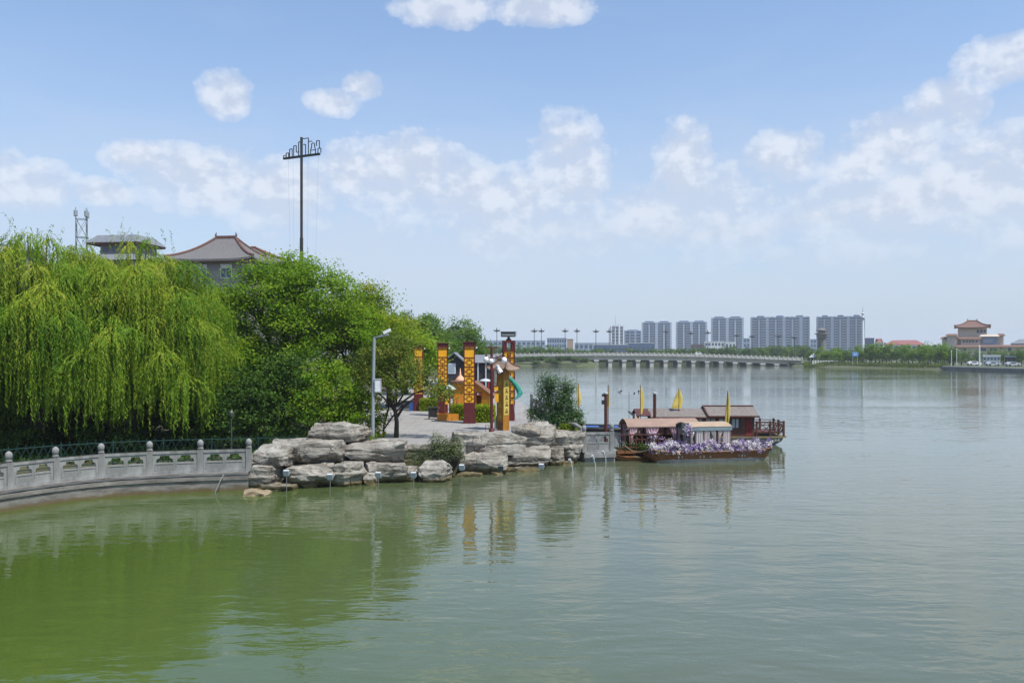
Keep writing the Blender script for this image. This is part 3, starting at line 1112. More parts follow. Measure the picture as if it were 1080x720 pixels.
# ------------------------------------------------------------------ rocks
def rock(label, box, Y, dep, seed, mat='rock', blocky=0.62, name='boulder', rz=0.0, group='limestone boulders along the shore', rough=1.0):
    x0, y0, x1, y1 = box
    c = at((x0 + x1) / 2, (y0 + y1) / 2, Y)
    hx = (x1 - x0) / 2 / FPX * Y * .97
    hz = (y1 - y0) / 2 / FPX * Y * .93
    hy = dep / 2
    bm = bmesh.new()
    bmesh.ops.create_cube(bm, size=2)
    bmesh.ops.subdivide_edges(bm, edges=bm.edges, cuts=24, use_grid_fill=True)
    off = Vector((seed * 7.13, seed * 3.7, seed * 1.9))
    amp = min(hx, hy, hz * 1.5)
    rn = random.Random(seed * 17 + 3)
    cuts = []
    for k in range(15):                                      # split faces: a broken block is a set of planes
        n = Vector((rn.gauss(0, 1), rn.gauss(0, 1), rn.gauss(0, .75))).normalized()
        sup = abs(n.x) + abs(n.y) + abs(n.z)
        cuts.append((n, sup * rn.uniform(.58, .82)))
    cuts.append((Vector((rn.gauss(0, .12), rn.gauss(0, .12), 1)).normalized(), .92))
    for v in bm.verts:
        p = v.co.copy()
        sp = p.normalized()
        q = p * .93 + sp * .10
        for n, h in cuts:
            ex = q.dot(n) - h
            if ex > 0:
                q = q - n * ex * .985
        tp = 1.0 - max(0.0, -q.z - .1) * .12
        w = Vector((q.x * hx * tp, q.y * hy * tp, q.z * hz))
        n = Vector((sp.x / hx, sp.y / hy, sp.z / hz)).normalized()
        d = noise.fractal(w * 1.1 + off, 0.9, 2.1, 3) * 0.09 * amp
        lay = noise.noise(Vector((w.x * 0.35, w.y * 0.35, w.z * 4.6)) + off)
        lay2 = noise.noise(Vector((w.x * 0.8, w.y * 0.8, w.z * 10.0)) + off * 1.7)
        side = 1 - abs(n.z) * 0.85
        d += (math.tanh(lay * 6) * 0.055 + lay2 * 0.05) * side * min(1.0, amp * 1.3)
        cell = noise.voronoi(Vector((w.x * 1.1, w.y * 1.1, w.z * 1.2)) + off)[0]
        d -= max(0.0, 0.07 - (cell[1] - cell[0])) * 1.1 * min(1, amp)
        d += noise.fractal(Vector((w.x * 3.2, w.y * 3.2, w.z * 8.0)) + off, 0.8, 2.0, 4) * 0.036 * rough
        v.co = w + n * d
    me = bpy.data.meshes.new(name)
    bm.to_mesh(me)
    bm.free()
    me.polygons.foreach_set('use_smooth', [True] * len(me.polygons))
    me.set_sharp_from_angle(angle=R(30))
    me.materials.append(M[mat])
    o = bpy.data.objects.new(name, me)
    COL.objects.link(o)
    o.location = c
    o.rotation_euler = (0, 0, rz)
    return tag(o, label, 'boulder', group)


ROCKS = [
    ('flat-topped boulder perched highest of the pile, left of the grey camera pole', (331, 444, 390, 467), 34.8, 2.2),
    ('big broad layered slab lying below the perched flat boulder', (288, 462, 375, 488), 33.4, 2.2),
    ('rounded slab touching the last balustrade post, above a square block', (266, 469, 311, 491), 32.4, 1.8),
    ('squarish block at the water beside the end of the balustrade', (265, 486, 298, 513), 31.9, 1.6),
    ('wide low block with vertical cracks under the big layered slab', (303, 486, 352, 511), 32.2, 1.6),
    ('rusty brown tinted upright boulder at the water, below the perched flat boulder', (351, 485, 384, 513), 32.5, 1.5),
    ('long pale slab at the foot of the grey camera pole', (368, 464, 430, 487), 34.2, 1.9),
    ('long low boulder at the water under the camera pole slab', (384, 486, 434, 508), 33.4, 1.6),
    ('flat ledge stone awash below the square block by the balustrade', (268, 507, 316, 520), 31.6, 1.3),
    ('small round stone wedged between the rusty boulder and the long low one', (383, 498, 397, 513), 32.6, 0.7),
    ('small stone under the cracked wide block at the waterline', (318, 505, 336, 515), 32.0, 0.9),
    ('grey rock wall half hidden behind the two shrubs on the shore', (420, 466, 488, 488), 35.6, 1.5),
    ('squat flat-topped block standing alone in the water beside the shrubs', (440, 484, 477, 512), 33.6, 1.5),
    ('long pale slab on top of the pile, right in front of the paved plaza', (478, 455, 555, 479), 36.8, 1.9),
    ('high pale slab below the juniper bush, right of the signboard', (536, 445, 587, 471), 38.8, 2.1),
    ('wide wrinkled block below the long pale plaza slab', (486, 476, 535, 501), 35.7, 1.7),
    ('rounded wide boulder below the high pale slab under the juniper', (530, 470, 587, 497), 37.2, 1.9),
    ('steep pointed boulder at the tip of the promontory beside the landing', (575, 447, 620, 488), 39.6, 2.4),
    ('flat yellowish stone awash under the wide wrinkled block', (482, 497, 512, 511), 34.9, 1.2),
    ('low dark stone awash under the rounded wide boulder', (533, 490, 568, 505), 36.4, 1.2),
    ('low tan boulder at the water left of the squat flat-topped block', (418, 490, 440, 509), 33.5, 1.2),
    ('narrow upright stone between the rounded boulder and the pointed tip boulder', (576, 470, 595, 497), 38.3, 1.0),
    ('small low stone at the water under the pointed tip boulder', (580, 484, 604, 497), 38.6, 1.1),
    ('thin flat stone at the water between two awash stones', (507, 496, 531, 507), 35.4, 0.9),
]
for i, (lab, bx, Y, dep) in enumerate(ROCKS):
    rock(lab, bx, Y, dep, i + 1, rz=0.22 * math.sin(i * 2.1))
rock('smooth sandy coloured rock barely above the water at the wall end', (255, 516, 285, 527), 30.2, 0.9, 40, 'sandrock', 0.4)

# ------------------------------------------------------------------ small floodlights on stakes in the water
FLOOD = [(302, 500, 519, 'floodlight on a stake in the water before the square block beside the balustrade'),
         (348, 504, 520, 'floodlight on a stake between the cracked block and the rusty boulder'),
         (399, 502, 518, 'floodlight on a stake before the long low boulder under the camera pole'),
         (436, 502, 516, 'floodlight on a stake just left of the squat flat-topped block'),
         (487, 494, 512, 'floodlight on a stake before the flat yellowish stone'),
         (528, 495, 511, 'dark floodlight on a stake before the thin flat stone'),
         (571, 493, 508, 'floodlight on a stake before the rounded boulder near the promontory tip')]
for i, (px, py, yb, lab) in enumerate(FLOOD):
    b = on(px, yb, 0)
    ht = HC - (py - YH) / FPX * b.y
    f = thing('floodlight', lab, 'floodlight', (b.x, b.y, 0), 0.15 * math.sin(i * 3), 'floodlights on stakes along the rocks')
    MB().tube([(0, 0, -0.4), (0.01, 0, ht - 0.05)], 0.015, 6).build('stake', M['concretedark'], f)
    MB().box((0, 0.0, ht + 0.05), (0.19, 0.10, 0.21), rx=0.35).build('housing', M['lightgrey' if i != 5 else 'darkbox'], f)
    MB().box((0, 0.055, ht + 0.06), (0.15, 0.012, 0.16), rx=0.35).build('lens', M['paleglass'], f)
    MB().tube([(-0.115, 0, ht), (-0.115, 0, ht + 0.1)], 0.012, 5).tube([(0.115, 0, ht), (0.115, 0, ht + 0.1)], 0.012, 5).tube([(-0.115, 0, ht), (0.115, 0, ht)], 0.012, 5).build('bracket', M['steel'], f)
for i, (px, py, yb, lab) in enumerate([(603, 488, 503, 'bent white spout lamp by the small stone under the tip boulder'), (627, 484, 497, 'white spout lamp standing in the water before the stone landing'),
                                       (638, 479, 488, 'white spout lamp leaning beside the corner post of the landing')]):
    b = on(px, yb, 0)
    ht = HC - (py - YH) / FPX * b.y
    f = thing('spout_lamp', lab, 'lamp', (b.x, b.y, 0), 0, 'white lamps before the landing')
    MB().tube([(0.06, 0, -0.4), (0.03, 0, ht * .6), (-0.04, -0.02, ht)], 0.02, 6).build('stake', M['lightgrey'], f)
    MB().tube([(-0.02, -0.01, ht - 0.02), (-0.10, -0.06, ht + 0.16)], [0.04, 0.06], 8).build('lamp_head', M['lightgrey'], f)


# ------------------------------------------------------------------ trees, shrubs and hedges
g = 0.62
willow('broad weeping willow with yellow-green strands in front of the mauve pagoda building', (-17.05, 38.0, g), 9.3, 4.05, 11, 175, .5)
willow('weeping willow with the dark trunk, left of the broad yellow-green willow', (-20.3, 36.5, g), 9.2, 4.0, 12, 145, .6)
willow('weeping willow cut off by the left edge, behind the stone balustrade', (-25.3, 38.5, g), 9.2, 4.0, 13, 100, .8)

BT = 'broadleaf trees behind the rocks'
tree('broadleaf_tree', 'tallest bright green broadleaf tree, just right of the pagoda roof', 'tree', (-11.9, 44.5, g), 3.0, 0.24,
     [(0, 0, 7.4, 2.4, 2.4, 2.0), (-2.0, -0.4, 7.0, 2.0, 2.0, 1.8), (2.0, -0.3, 7.0, 2.0, 2.0, 1.9), (3.5, 0, 5.4, 1.8, 1.9, 1.8), (-3.0, -.4, 6.1, 1.8, 1.9, 1.7), (-2.8, -.6, 4.2, 1.8, 1.9, 1.7), (0.6, -1.3, 5.0, 2.4, 1.7, 1.9), (0.6, 0.2, 8.3, 1.6, 1.4, 1.2), (-1.6,-1.2,3.6,2,1.6,1.5)],
     430, 120, 0.80, 0.15, M['lf_bright'], 21, BT, up=.55, flat=.55)
tree('broadleaf_tree', 'yellow-green broadleaf tree behind the grey camera pole', 'tree', (-8.6, 47.5, g), 2.6, 0.2,
     [(0, 0, 6.0, 2.0, 2.0, 1.9), (-1.6, -0.4, 5.0, 1.8, 1.8, 1.6), (1.6, -0.2, 4.9, 1.8, 1.8, 1.7), (0.2, -1.0, 3.6, 2.3, 1.5, 1.5), (0.5, 0, 7.2, 1.1, 1.1, 1.0)],
     260, 110, 0.75, 0.15, M['lf_yellow'], 22, BT, up=.55, flat=.55)
tree('broadleaf_tree', 'mid green tree between the camera pole and the first gold column', 'tree', (-8.6, 60, 1.2), 2.6, 0.22,
     [(0, 0, 4.7, 2.2, 2.2, 1.8), (-2.2, 0, 5.6, 2.0, 2.0, 1.6), (1.8, 0, 3.7, 1.8, 2.0, 1.5), (0.3, -1, 2.9, 2.2, 1.6, 1.4)],
     240, 95, 0.8, 0.18, M['lf_bright'], 23, BT, up=.5, flat=.55)
tree('broadleaf_tree', 'darker tree rising behind the mid green tree near the columns', 'tree', (-9.8, 78, 1.2), 3.0, 0.25,
     [(0, 0, 5.4, 2.2, 2.4, 2.0), (-2.4, 0, 4.8, 2.0, 2, 1.8), (2.2, 0, 4.2, 1.8, 2, 1.8), (0, -1, 3.2, 2.8, 1.6, 1.6)],
     210, 85, 0.85, 0.22, M['lf_far'], 24, BT, flat=.55, up=.5)
tree('broadleaf_tree', 'distant broad tree rising behind the first gold column', 'tree', (-9.9, 98, 1.2), 3.0, 0.28,
     [(0, 0, 5.9, 2.1, 2.6, 2.3), (-2.2, 0, 4.6, 1.9, 2, 2.0), (1.9, 0, 4.3, 1.7, 2, 2.0), (0, -1, 3.0, 2.6, 1.8, 1.7)],
     200, 80, 0.9, 0.25, M['lf_far'], 25, BT, flat=.55, up=.5)
tree('broadleaf_tree', 'distant tree behind the black house, last before the lake', 'tree', (-6.2, 104, 1.2), 3.0, 0.28,
     [(0, 0, 5.6, 2.1, 2.6, 2.1), (-2.0, 0, 4.6, 1.8, 2, 1.9), (1.8, 0, 3.9, 1.6, 2, 1.9), (0, -1, 3.0, 2.6, 1.8, 1.7)],
     200, 80, 0.9, 0.25, M['lf_far'], 26, BT, flat=.55, up=.5)
# dark shrubs in front
SH = 'dark shrubs behind the lattice fence'
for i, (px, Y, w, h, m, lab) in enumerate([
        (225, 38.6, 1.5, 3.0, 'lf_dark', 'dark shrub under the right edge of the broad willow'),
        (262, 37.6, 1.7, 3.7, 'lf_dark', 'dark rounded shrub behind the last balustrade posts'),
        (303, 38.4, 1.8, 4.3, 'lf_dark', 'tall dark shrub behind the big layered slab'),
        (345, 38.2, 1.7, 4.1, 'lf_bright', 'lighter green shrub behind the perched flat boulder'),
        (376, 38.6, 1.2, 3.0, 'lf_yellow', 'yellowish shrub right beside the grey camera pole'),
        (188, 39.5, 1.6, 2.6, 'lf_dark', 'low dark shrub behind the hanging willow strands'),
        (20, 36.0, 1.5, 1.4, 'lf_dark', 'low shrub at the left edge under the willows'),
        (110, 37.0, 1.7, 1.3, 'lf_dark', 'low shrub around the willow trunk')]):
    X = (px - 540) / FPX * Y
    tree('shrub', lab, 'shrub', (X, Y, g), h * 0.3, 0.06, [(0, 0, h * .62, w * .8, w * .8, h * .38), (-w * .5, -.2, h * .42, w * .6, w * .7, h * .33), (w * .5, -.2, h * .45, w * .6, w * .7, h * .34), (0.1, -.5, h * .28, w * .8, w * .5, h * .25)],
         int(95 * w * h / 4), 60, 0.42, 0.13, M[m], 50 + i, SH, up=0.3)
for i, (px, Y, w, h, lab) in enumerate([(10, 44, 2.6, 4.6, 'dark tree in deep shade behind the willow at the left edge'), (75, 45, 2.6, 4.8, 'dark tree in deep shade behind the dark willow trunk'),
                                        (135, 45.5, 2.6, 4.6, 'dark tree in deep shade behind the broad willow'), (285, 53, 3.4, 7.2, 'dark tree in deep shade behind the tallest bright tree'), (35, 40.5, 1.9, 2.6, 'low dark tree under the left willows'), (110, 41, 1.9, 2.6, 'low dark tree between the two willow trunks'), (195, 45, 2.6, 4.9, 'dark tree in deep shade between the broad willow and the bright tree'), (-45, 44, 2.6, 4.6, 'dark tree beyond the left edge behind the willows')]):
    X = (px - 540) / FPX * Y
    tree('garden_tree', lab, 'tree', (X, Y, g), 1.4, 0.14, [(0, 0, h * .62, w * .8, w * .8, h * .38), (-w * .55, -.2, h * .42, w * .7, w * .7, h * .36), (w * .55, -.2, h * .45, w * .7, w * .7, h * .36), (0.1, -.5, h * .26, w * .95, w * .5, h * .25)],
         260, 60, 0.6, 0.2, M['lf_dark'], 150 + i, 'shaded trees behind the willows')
# the small tree on the plaza with its visible trunk
tb = on(418, 463, 1.2) * 1.02
tb.z = 1.2
tree('plaza_tree', 'small olive tree with a bare dark trunk at the edge of the plaza', 'tree', tuple(tb), 1.5, 0.1,
     [(0, 0, 3.2, 1.1, 1.1, 1.0), (-1.0, 0, 2.7, 0.9, 0.9, 0.8), (1.0, -.1, 2.5, 1.0, 0.9, 0.75), (1.75, -.2, 2.0, 0.85, 0.7, 0.5), (-0.4, -.5, 2.1, 0.9, 0.8, 0.6), (-.2, 0.1, 4.0, .8, .8, .7), (-1.4, .1, 3.6, .6, .6, .6)],
     190, 48, 0.40, 0.115, M['lf_olive'], 31, None, up=0.3,
     stems=[([(0, 0, -.05), (0.02, 0, 0.7), (-0.05, 0, 1.2), (-.15, 0, 1.5)], [0.12, 0.10, 0.09, 0.07]), ([(0.02, 0, .9), (0.3, 0, 1.35), (.8, 0, 1.75)], [0.07, 0.06, 0.04]),
            ([(-0.02, 0, 1.1), (-.3, .1, 1.5), (-.8, 0, 2.0)], [0.07, 0.05, 0.03]), ([(-.65, .3, -.05), (-.6, .25, .5), (-.4, .2, 1.2), (-.3, .1, 1.7)], [0.05, .045, .04, .03]),
            ([(-.6, .25, .35), (-.2, .1, .9), (0.3, 0, 1.5)], [0.04, .035, .03])])
# juniper bush at the tip
jb = (2.05, 41.3, 1.2)
tree('juniper_bush', 'upright dark juniper bush on the promontory tip beside the landing', 'bush', jb, 0.5, 0.07,
     [(-.35, 0, 1.9, .55, .5, .85), (.55, 0, 1.75, .5, .5, .85), (0.1, 0, 1.2, .85, .6, .7), (-.85, 0, .7, .45, .4, .5), (1.1, 0, .7, .5, .4, .45), (0.2, -.2, .5, 1.0, .6, .4)],
     225, 62, 0.28, 0.10, M['lf_juniper'], 33, up=0.6, flat=1.3, inner=0.4, aspect=0.4,
     stems=[([(0, 0, 0), (-.2, 0, 1.0), (-.4, 0, 2.2)], [.06, .05, .02]), ([(0.05, 0, 0), (.3, 0, .9), (.6, 0, 2.1)], [.06, .05, .02]), ([(0, 0, 0), (.6, 0, .4), (1.1, 0, .8)], [.04, .03, .02]), ([(0, 0, 0), (-.5, 0, .4), (-.9, 0, .8)], [.04, .03, .02])])
# flowering shrub just right of it
tree('white_flowering_bush', 'pale flowering bush under a yellow flag beside the juniper', 'bush', (2.98, 41.6, 1.0), 0.3, 0.03,
     [(0, 0, .75, .35, .35, .5), (.1, 0, .45, .45, .4, .3)], 60, 45, 0.2, 0.08, M['lf_grey'], 34)
for i, (px, Y, z0, w, h, lab) in enumerate([(462, 34.2, 0.55, 0.34, 1.1, 'tall grey-green weedy shrub growing among the shore rocks'), (478, 34.4, 0.6, 0.34, 1.0, 'weedy shrub right above the squat block in the water'),
                                            (443, 34.0, 0.25, 0.45, 0.95, 'low weedy shrub left of the squat block in the water')]):
    X = (px - 540) / FPX * Y
    tree('weedy_shrub', lab, 'shrub', (X, Y, z0), h * .5, 0.02, [(0, 0, h * .55, w, w, h * .48), (.12, -.1, h * .35, w * 1.1, w, h * .3)], 52, 38, 0.2, 0.085, M['lf_grey'], 70 + i, 'weedy shrubs among the rocks', up=0.5, flat=1.2, aspect=0.35)
for i, (px, Y, z0, lab) in enumerate([(598, 40.6, 1.05, 'small bright green clump between the juniper and the landing'), (385, 35.6, 1.1, 'small leafy clump at the foot of the camera pole')]):
    X = (px - 540) / FPX * Y
    tree('small_shrub', lab, 'shrub', (X, Y, z0), .2, 0.02, [(0, 0, .28, .42, .35, .3)], 40, 40, 0.18, 0.08, M['lf_yellow'], 80 + i, None)


def hedge(label, x0, x1, y0, y1, z0, z1, seed):
    rng = np.random.default_rng(seed)
    n = int(2600 * ((x1 - x0) * (y1 - y0) + 2 * (x1 - x0) * (z1 - z0)))
    n = max(1500, min(n, 16000))
    p = rng.uniform(0, 1, (n, 3))
    f = rng.integers(0, 4, n)
    p[f == 0, 2] = 1
    p[f == 1, 1] = 0
    p[f == 2, 0] = rng.integers(0, 2, (f == 2).sum())
    c = np.array([x0, y0, z0]) + p * np.array([x1 - x0, y1 - y0, z1 - z0]) + rng.normal(size=(n, 3)) * 0.045
    c[:, 2] = np.maximum(c[:, 2], z0)
    c -= np.array([(x0 + x1) / 2, (y0 + y1) / 2, z0])
    nr = unit(rng, n) + np.array([0, -.3, .8])
    nr /= np.linalg.norm(nr, axis=1, keepdims=True)
    t = thing('clipped_hedge', label, 'hedge', ((x0 + x1) / 2, (y0 + y1) / 2, z0), 0, 'clipped hedges on the plaza')
    leaf_mesh('foliage', c, unit(rng, n), nr, rng.uniform(.07, .12, n), rng.uniform(.04, .06, n), rng.normal(.55, .2, n), M['lf_hedge'], t)
    hx, hy = (x1 - x0) / 2 - .05, (y1 - y0) / 2 - .05
    MB().bb(-hx, hx, -hy, hy, 0, z1 - z0 - .05).build('stems', M['lf_dark'], t)
    return t


hedge('bright clipped hedge between the tall gold column and the signboard', -2.1, -1.0, 46.5, 47.6, 1.2, 2.05, 1)
hedge('bright clipped hedge left of the tall gold column', -3.4, -2.45, 48.0, 49.0, 1.2, 2.0, 2)
hedge('clipped hedge between the two farther gold columns', -6.0, -4.6, 55.6, 56.6, 1.2, 1.95, 3)
# ground cover below the trees
rng = np.random.default_rng(5)
n = 26000
c = np.stack([rng.uniform(-30, -7.0, n), rng.uniform(33.4, 45, n), rng.uniform(.62, .85, n)], 1)
keep = c[:, 1] > np.interp(c[:, 0], [-30, -19, -17.6, -15.4, -12.6, -9.4, -7], [33.5, 30, 31.4, 33.3, 34.4, 35.0, 36.0])
c = c[keep]; n = len(c)
o = leaf_mesh('ground_cover', c, unit(rng, n), unit(rng, n) + [0, 0, .8], rng.uniform(.1, .2, n), rng.uniform(.05, .1, n), rng.normal(.4, .25, n), M['lf_dark'])
tag(o, 'low dark green ground cover under the willows', 'ground cover', kind='stuff')

# ------------------------------------------------------------------ camera pole
cp = on(393, 465, 1.2)
t = thing('camera_pole', 'grey steel camera pole with a bent arm and a white box, standing on the rocks', 'pole', tuple(cp))
hgt = (465 - 356) / FPX * cp.y
MB().tube([(0, 0, -.3), (0.02, 0, hgt * .5), (0.07, 0, hgt)], [0.085, 0.075, 0.065], 10).build('pole', M['steel'], t, smooth=True, auto=50)
MB().tube([(0.06, 0, hgt - .02), (0.62, 0, hgt + .12), (.70, 0, hgt + .13)], [0.05, 0.045, .04], 8).build('arm', M['steel'], t, smooth=True)
bx = MB().bb(.10, .36, -.13, .13, hgt * .47, hgt * .47 + .55).bb(.085, .375, -.145, .145, hgt * .47 + .553, hgt * .47 + .585).build('control_box', M['lightgrey'], t)
MB().bb(.13, .33, -.142, -.131, hgt * .47 + .04, hgt * .47 + .51).build('door', M['white'], bx)
MB().tube([(0.05, 0, hgt * .47 + .1), (.11, 0, hgt * .47 + .1)], .1, 10).tube([(0.05, 0, hgt * .47 + .45), (.11, 0, hgt * .47 + .45)], .1, 10).build('clamp', M['steel'], t)
cm = MB().box((.62, 0, hgt + .27), (.34, .13, .13), ry=-.45).build('camera_housing', M['white'], t)
MB().tube([(.66, 0, hgt + .12), (.64, 0, hgt + .22)], .02, 6).build('mount', M['steel'], t)
MB().tube([(.45, 0, hgt + .19), (.43, 0, hgt + .18)], .045, 8).build('lens', M['black'], cm)
gp = on(238, 462, .62)
tag(MB().tube([(0, 0, 0), (0, 0, 1.7)], .03, 6).lathe([(.09, 1.7), (.11, 1.85), (.02, 1.95)], 8).build('garden_lamp', M['darkbox'], loc=(-11.9, 36.2, .62)), 'slim dark garden lamp behind the green lattice fence', 'lamp')


# ------------------------------------------------------------------ gold lantern columns
def gold_column(label, x, y, z, H=4.4, w=0.56, rz=0.06):
    t = thing('lantern_column', label, 'column', (x, y, z), rz, 'gold fretwork lantern columns on the plaza')
    hb = H * 0.25
    MB().bb(-w / 2 - .02, w / 2 + .02, -w / 2 - .02, w / 2 + .02, 0, hb).bb(-w / 2 - .05, w / 2 + .05, -w / 2 - .05, w / 2 + .05, 0, .12).build('base', M['maroon'], t)
    MB().bb(-w / 2, w / 2, -w / 2, w / 2, hb + .003, H - .28).build('shaft', M['gold'], t)
    MB().bb(-w / 2 - .05, w / 2 + .05, -w / 2 - .05, w / 2 + .05, H - .277, H - .06).bb(-w / 2 - .09, w / 2 + .09, -w / 2 - .09, w / 2 + .09, H - .057, H).build('cap', M['maroon'], t)
    fr = MB()
    n = 5
    top = H - .28
    hp_ = 0.58
    ph = (top - hp_ - hb) / n
    for k in range(4):
        Mx = Matrix.Rotation(k * math.pi / 2, 4, 'Z')
        def b(x0, x1, z0, z1):
            m = MB().bb(x0, x1, -w / 2 - .022, -w / 2 + .004, z0, z1)
            fr.add([Mx @ Vector(v) for v in m.v], m.f)
        e = .024
        b(-w / 2 - .022, -w / 2 + e, hb + .004, top)
        b(w / 2 - e, w / 2 + .001, hb + .004, top)
        for j in range(n + 1):
            zz = hb + j * ph
            b(-w / 2 + e, w / 2 - e, zz + (.004 if j == 0 else -.02), zz + .022)
        b(-w / 2 + e, w / 2 - e, top - .12, top - .09)
        b(-.012, .012, top - .09, top - .003)
        for j in range(n):
            z0 = hb + j * ph + .022
            z1 = z0 + ph - .042
            q = w * .22
            zc = (z0 + z1) / 2
            u = .011
            for sx in (-1, 1):
                b(sx * q - u, sx * q + u, zc - q, zc + q)
                b(min(sx * q + sx * u, sx * (w / 2 - e)), max(sx * q + sx * u, sx * (w / 2 - e)), zc - u, zc + u)
            b(-q + u, q - u, zc + q - 2 * u, zc + q)
            b(-q + u, q - u, zc - q, zc - q + 2 * u)
            b(-u, u, zc + q, z1)
            b(-u, u, z0, zc - q)
    fr.build('fretwork', M['maroon'], t)
    for sx in (-1, 1):
        MB().ball((sx * (w / 2 + .11), 0, H - .33), .045, 8).build('spotlight', M['globe'], t)
    return t


c1 = on(495, 446, 1.2)
gold_column('nearest gold fretwork column with a tall maroon base, beside the bright hedge', c1.x, c1.y, 1.2)
gold_column('middle gold fretwork column standing behind the wooden planter', (467 - 540) / FPX * 51.3, 51.3, 1.2)
c3 = on(441.5, 433, 1.2)
gold_column('farthest gold fretwork column, half hidden by the olive tree beside a blue box', c3.x, c3.y, 1.2)

# tall column with the projector box on top (behind the roofed signboard)
Y = 48.0
X = (536.5 - 540) / FPX * Y
t = thing('projector_column', 'tallest maroon and gold column carrying a dark projector box above the tiled roof', 'column', (X, Y, 1.2), 0.1)
H = HC + (372 - 359) / FPX * Y - 1.2
w = .62
MB().bb(-w / 2, w / 2, -w / 2, w / 2, 0, H * .2).build('base', M['maroon'], t)
MB().bb(-w / 2 + .04, w / 2 - .04, -w / 2 + .04, w / 2 - .04, H * .2, H * .87).build('shaft', M['gold'], t)
fr = MB()
for sx in (-1, 1):
    for sy in (-1, 1):
        fr.bb(sx * w / 2 - .032, sx * w / 2 + .02, sy * w / 2 - .032, sy * w / 2 + .02, H * .2, H * .97)
for k in range(9):
    z = H * .2 + k * H * .083
    fr.bb(-w / 2, w / 2, -w / 2 - .012, -w / 2 + .03, z, z + .05).bb(-w / 2 - .012, -w / 2 + .03, -w / 2, w / 2, z, z + .05).bb(w / 2 - .03, w / 2 + .012, -w / 2, w / 2, z, z + .05)
    if k < 8:
        fr.bb(-.1, -.07, -w / 2 - .008, -w / 2 + .03, z + .1, z + .28).bb(.07, .1, -w / 2 - .008, -w / 2 + .03, z + .1, z + .28).bb(-.07, .07, -w / 2 - .008, -w / 2 + .03, z + .25, z + .28).bb(-.07, .07, -w / 2 - .008, -w / 2 + .03, z + .1, z + .13)
fr.build('fretwork', M['maroon'], t)
MB().bb(-w / 2 - .03, w / 2 + .03, -w / 2 - .03, w / 2 + .03, H * .97, H).build('cap', M['maroon'], t)
MB().bb(-w / 2, -w / 2 + .18, -w / 2, w / 2, H * .87, H * .969).bb(w / 2 - .18, w / 2, -w / 2, w / 2, H * .87, H * .969).build('top_frame', M['maroon'], t)
MB().lathe([(.16, H + .003), (.13, H + .08), (.07, H + .12), (.07, H + .2)], 10).build('swivel', M['black'], t)
pj = MB().bb(-.42, .36, -.24, .24, H + .2, H + .46).bb(-.45, .40, -.27, .27, H + .462, H + .5).build('projector', M['darkbox'], t)
MB().bb(.361, .43, -.16, .16, H + .25, H + .43).build('lens', M['lightgrey'], pj)
MB().bb(-.40, .30, -.246, -.241, H + .30, H + .33).build('stripe', M['lightgrey'], pj)

# roofed signboard
Y = 42.0
X = (530.5 - 540) / FPX * Y
t = thing('roofed_signboard', 'brown and yellow signboard under a small curved tile roof at the plaza edge', 'signboard', (X, Y, 1.2), -0.75)
MB().bb(-.18, .18, -.19, .19, 0, 2.95).build('board', M['brown_wood'], t)
MB().bb(-.22, -.182, -.215, .215, 0, 3.0).bb(.182, .22, -.215, .215, 0, 3.0).build('frame', M['ochre'], t)
sg = MB().bb(.221, .236, -.175, .175, .75, 2.45).build('side_sign', M['yellow'], t)
M['signface'] = M['yellow']
fs = MB().bb(-.16, .16, -.204, -.1915, .42, 2.72).build('front_sign', M['ochre'], t)
rs = random.Random(4)


def glyph(mb, cx, cz, s, y, rnd, axis='x'):
    """one brush-like character made of strokes"""
    st = []
    for k in range(3):
        z = cz + s * (-.36 + .36 * k) + rnd.uniform(-.04, .04) * s
        st.append(((cx - s * rnd.uniform(.28, .45), z), (cx + s * rnd.uniform(.28, .45), z + .03 * s)))
    st.append(((cx + rnd.uniform(-.1, .1) * s, cz - .45 * s), (cx + rnd.uniform(-.05, .05) * s, cz + .48 * s)))
    st.append(((cx - .05 * s, cz), (cx - .42 * s, cz - .45 * s)))
    st.append(((cx + .05 * s, cz), (cx + .42 * s, cz - .45 * s)))
    for (a, b) in st:
        if axis == 'x':
            mb.bar((a[0], y, a[1]), (b[0], y, b[1]), .09 * s, .008)
        else:
            mb.bar((y, a[0], a[1]), (y, b[0], b[1]), .09 * s, .008)


gm_ = MB()
for k in range(4):
    glyph(gm_, 0, 2.36 - k * .55, .28, -.209, rs)
gm_.build('lettering', M['yellow'], fs)
gm_ = MB()
for k in range(5):
    glyph(gm_, 0, 2.28 - k * .33, .25, .241, rs, 'y')
gm_.build('lettering', M['black'], sg)
rf = MB()
hips = curved_roof(rf, 1.0, .72, .48, .55, .16, .14, 10, 6, .6, .06, 2.98)
ro = rf.build('roof', M['tile_tan'], t, smooth=True, auto=40)
rd = MB()
for hpts in hips:
    rd.tube([(p[0], p[1], p[2] + .02) for p in hpts], .035, 6)
rd.tube([(-.32, 0, 3.49), (0, 0, 3.47), (.32, 0, 3.49)], .05, 6)
rd.tube([(-.32, 0, 3.49), (-.36, 0, 3.62)], [.05, .03], 6)
rd.build('ridge', M['tile_red'], ro)
tb2 = MB()
for k in range(14):
    x = -.62 + k * .095
    tb2.tube([(x, -.5, 3.0), (x, -.2, 3.22)], .016, 5)
tb2.build('tile_rib', M['tile_tan'], ro)

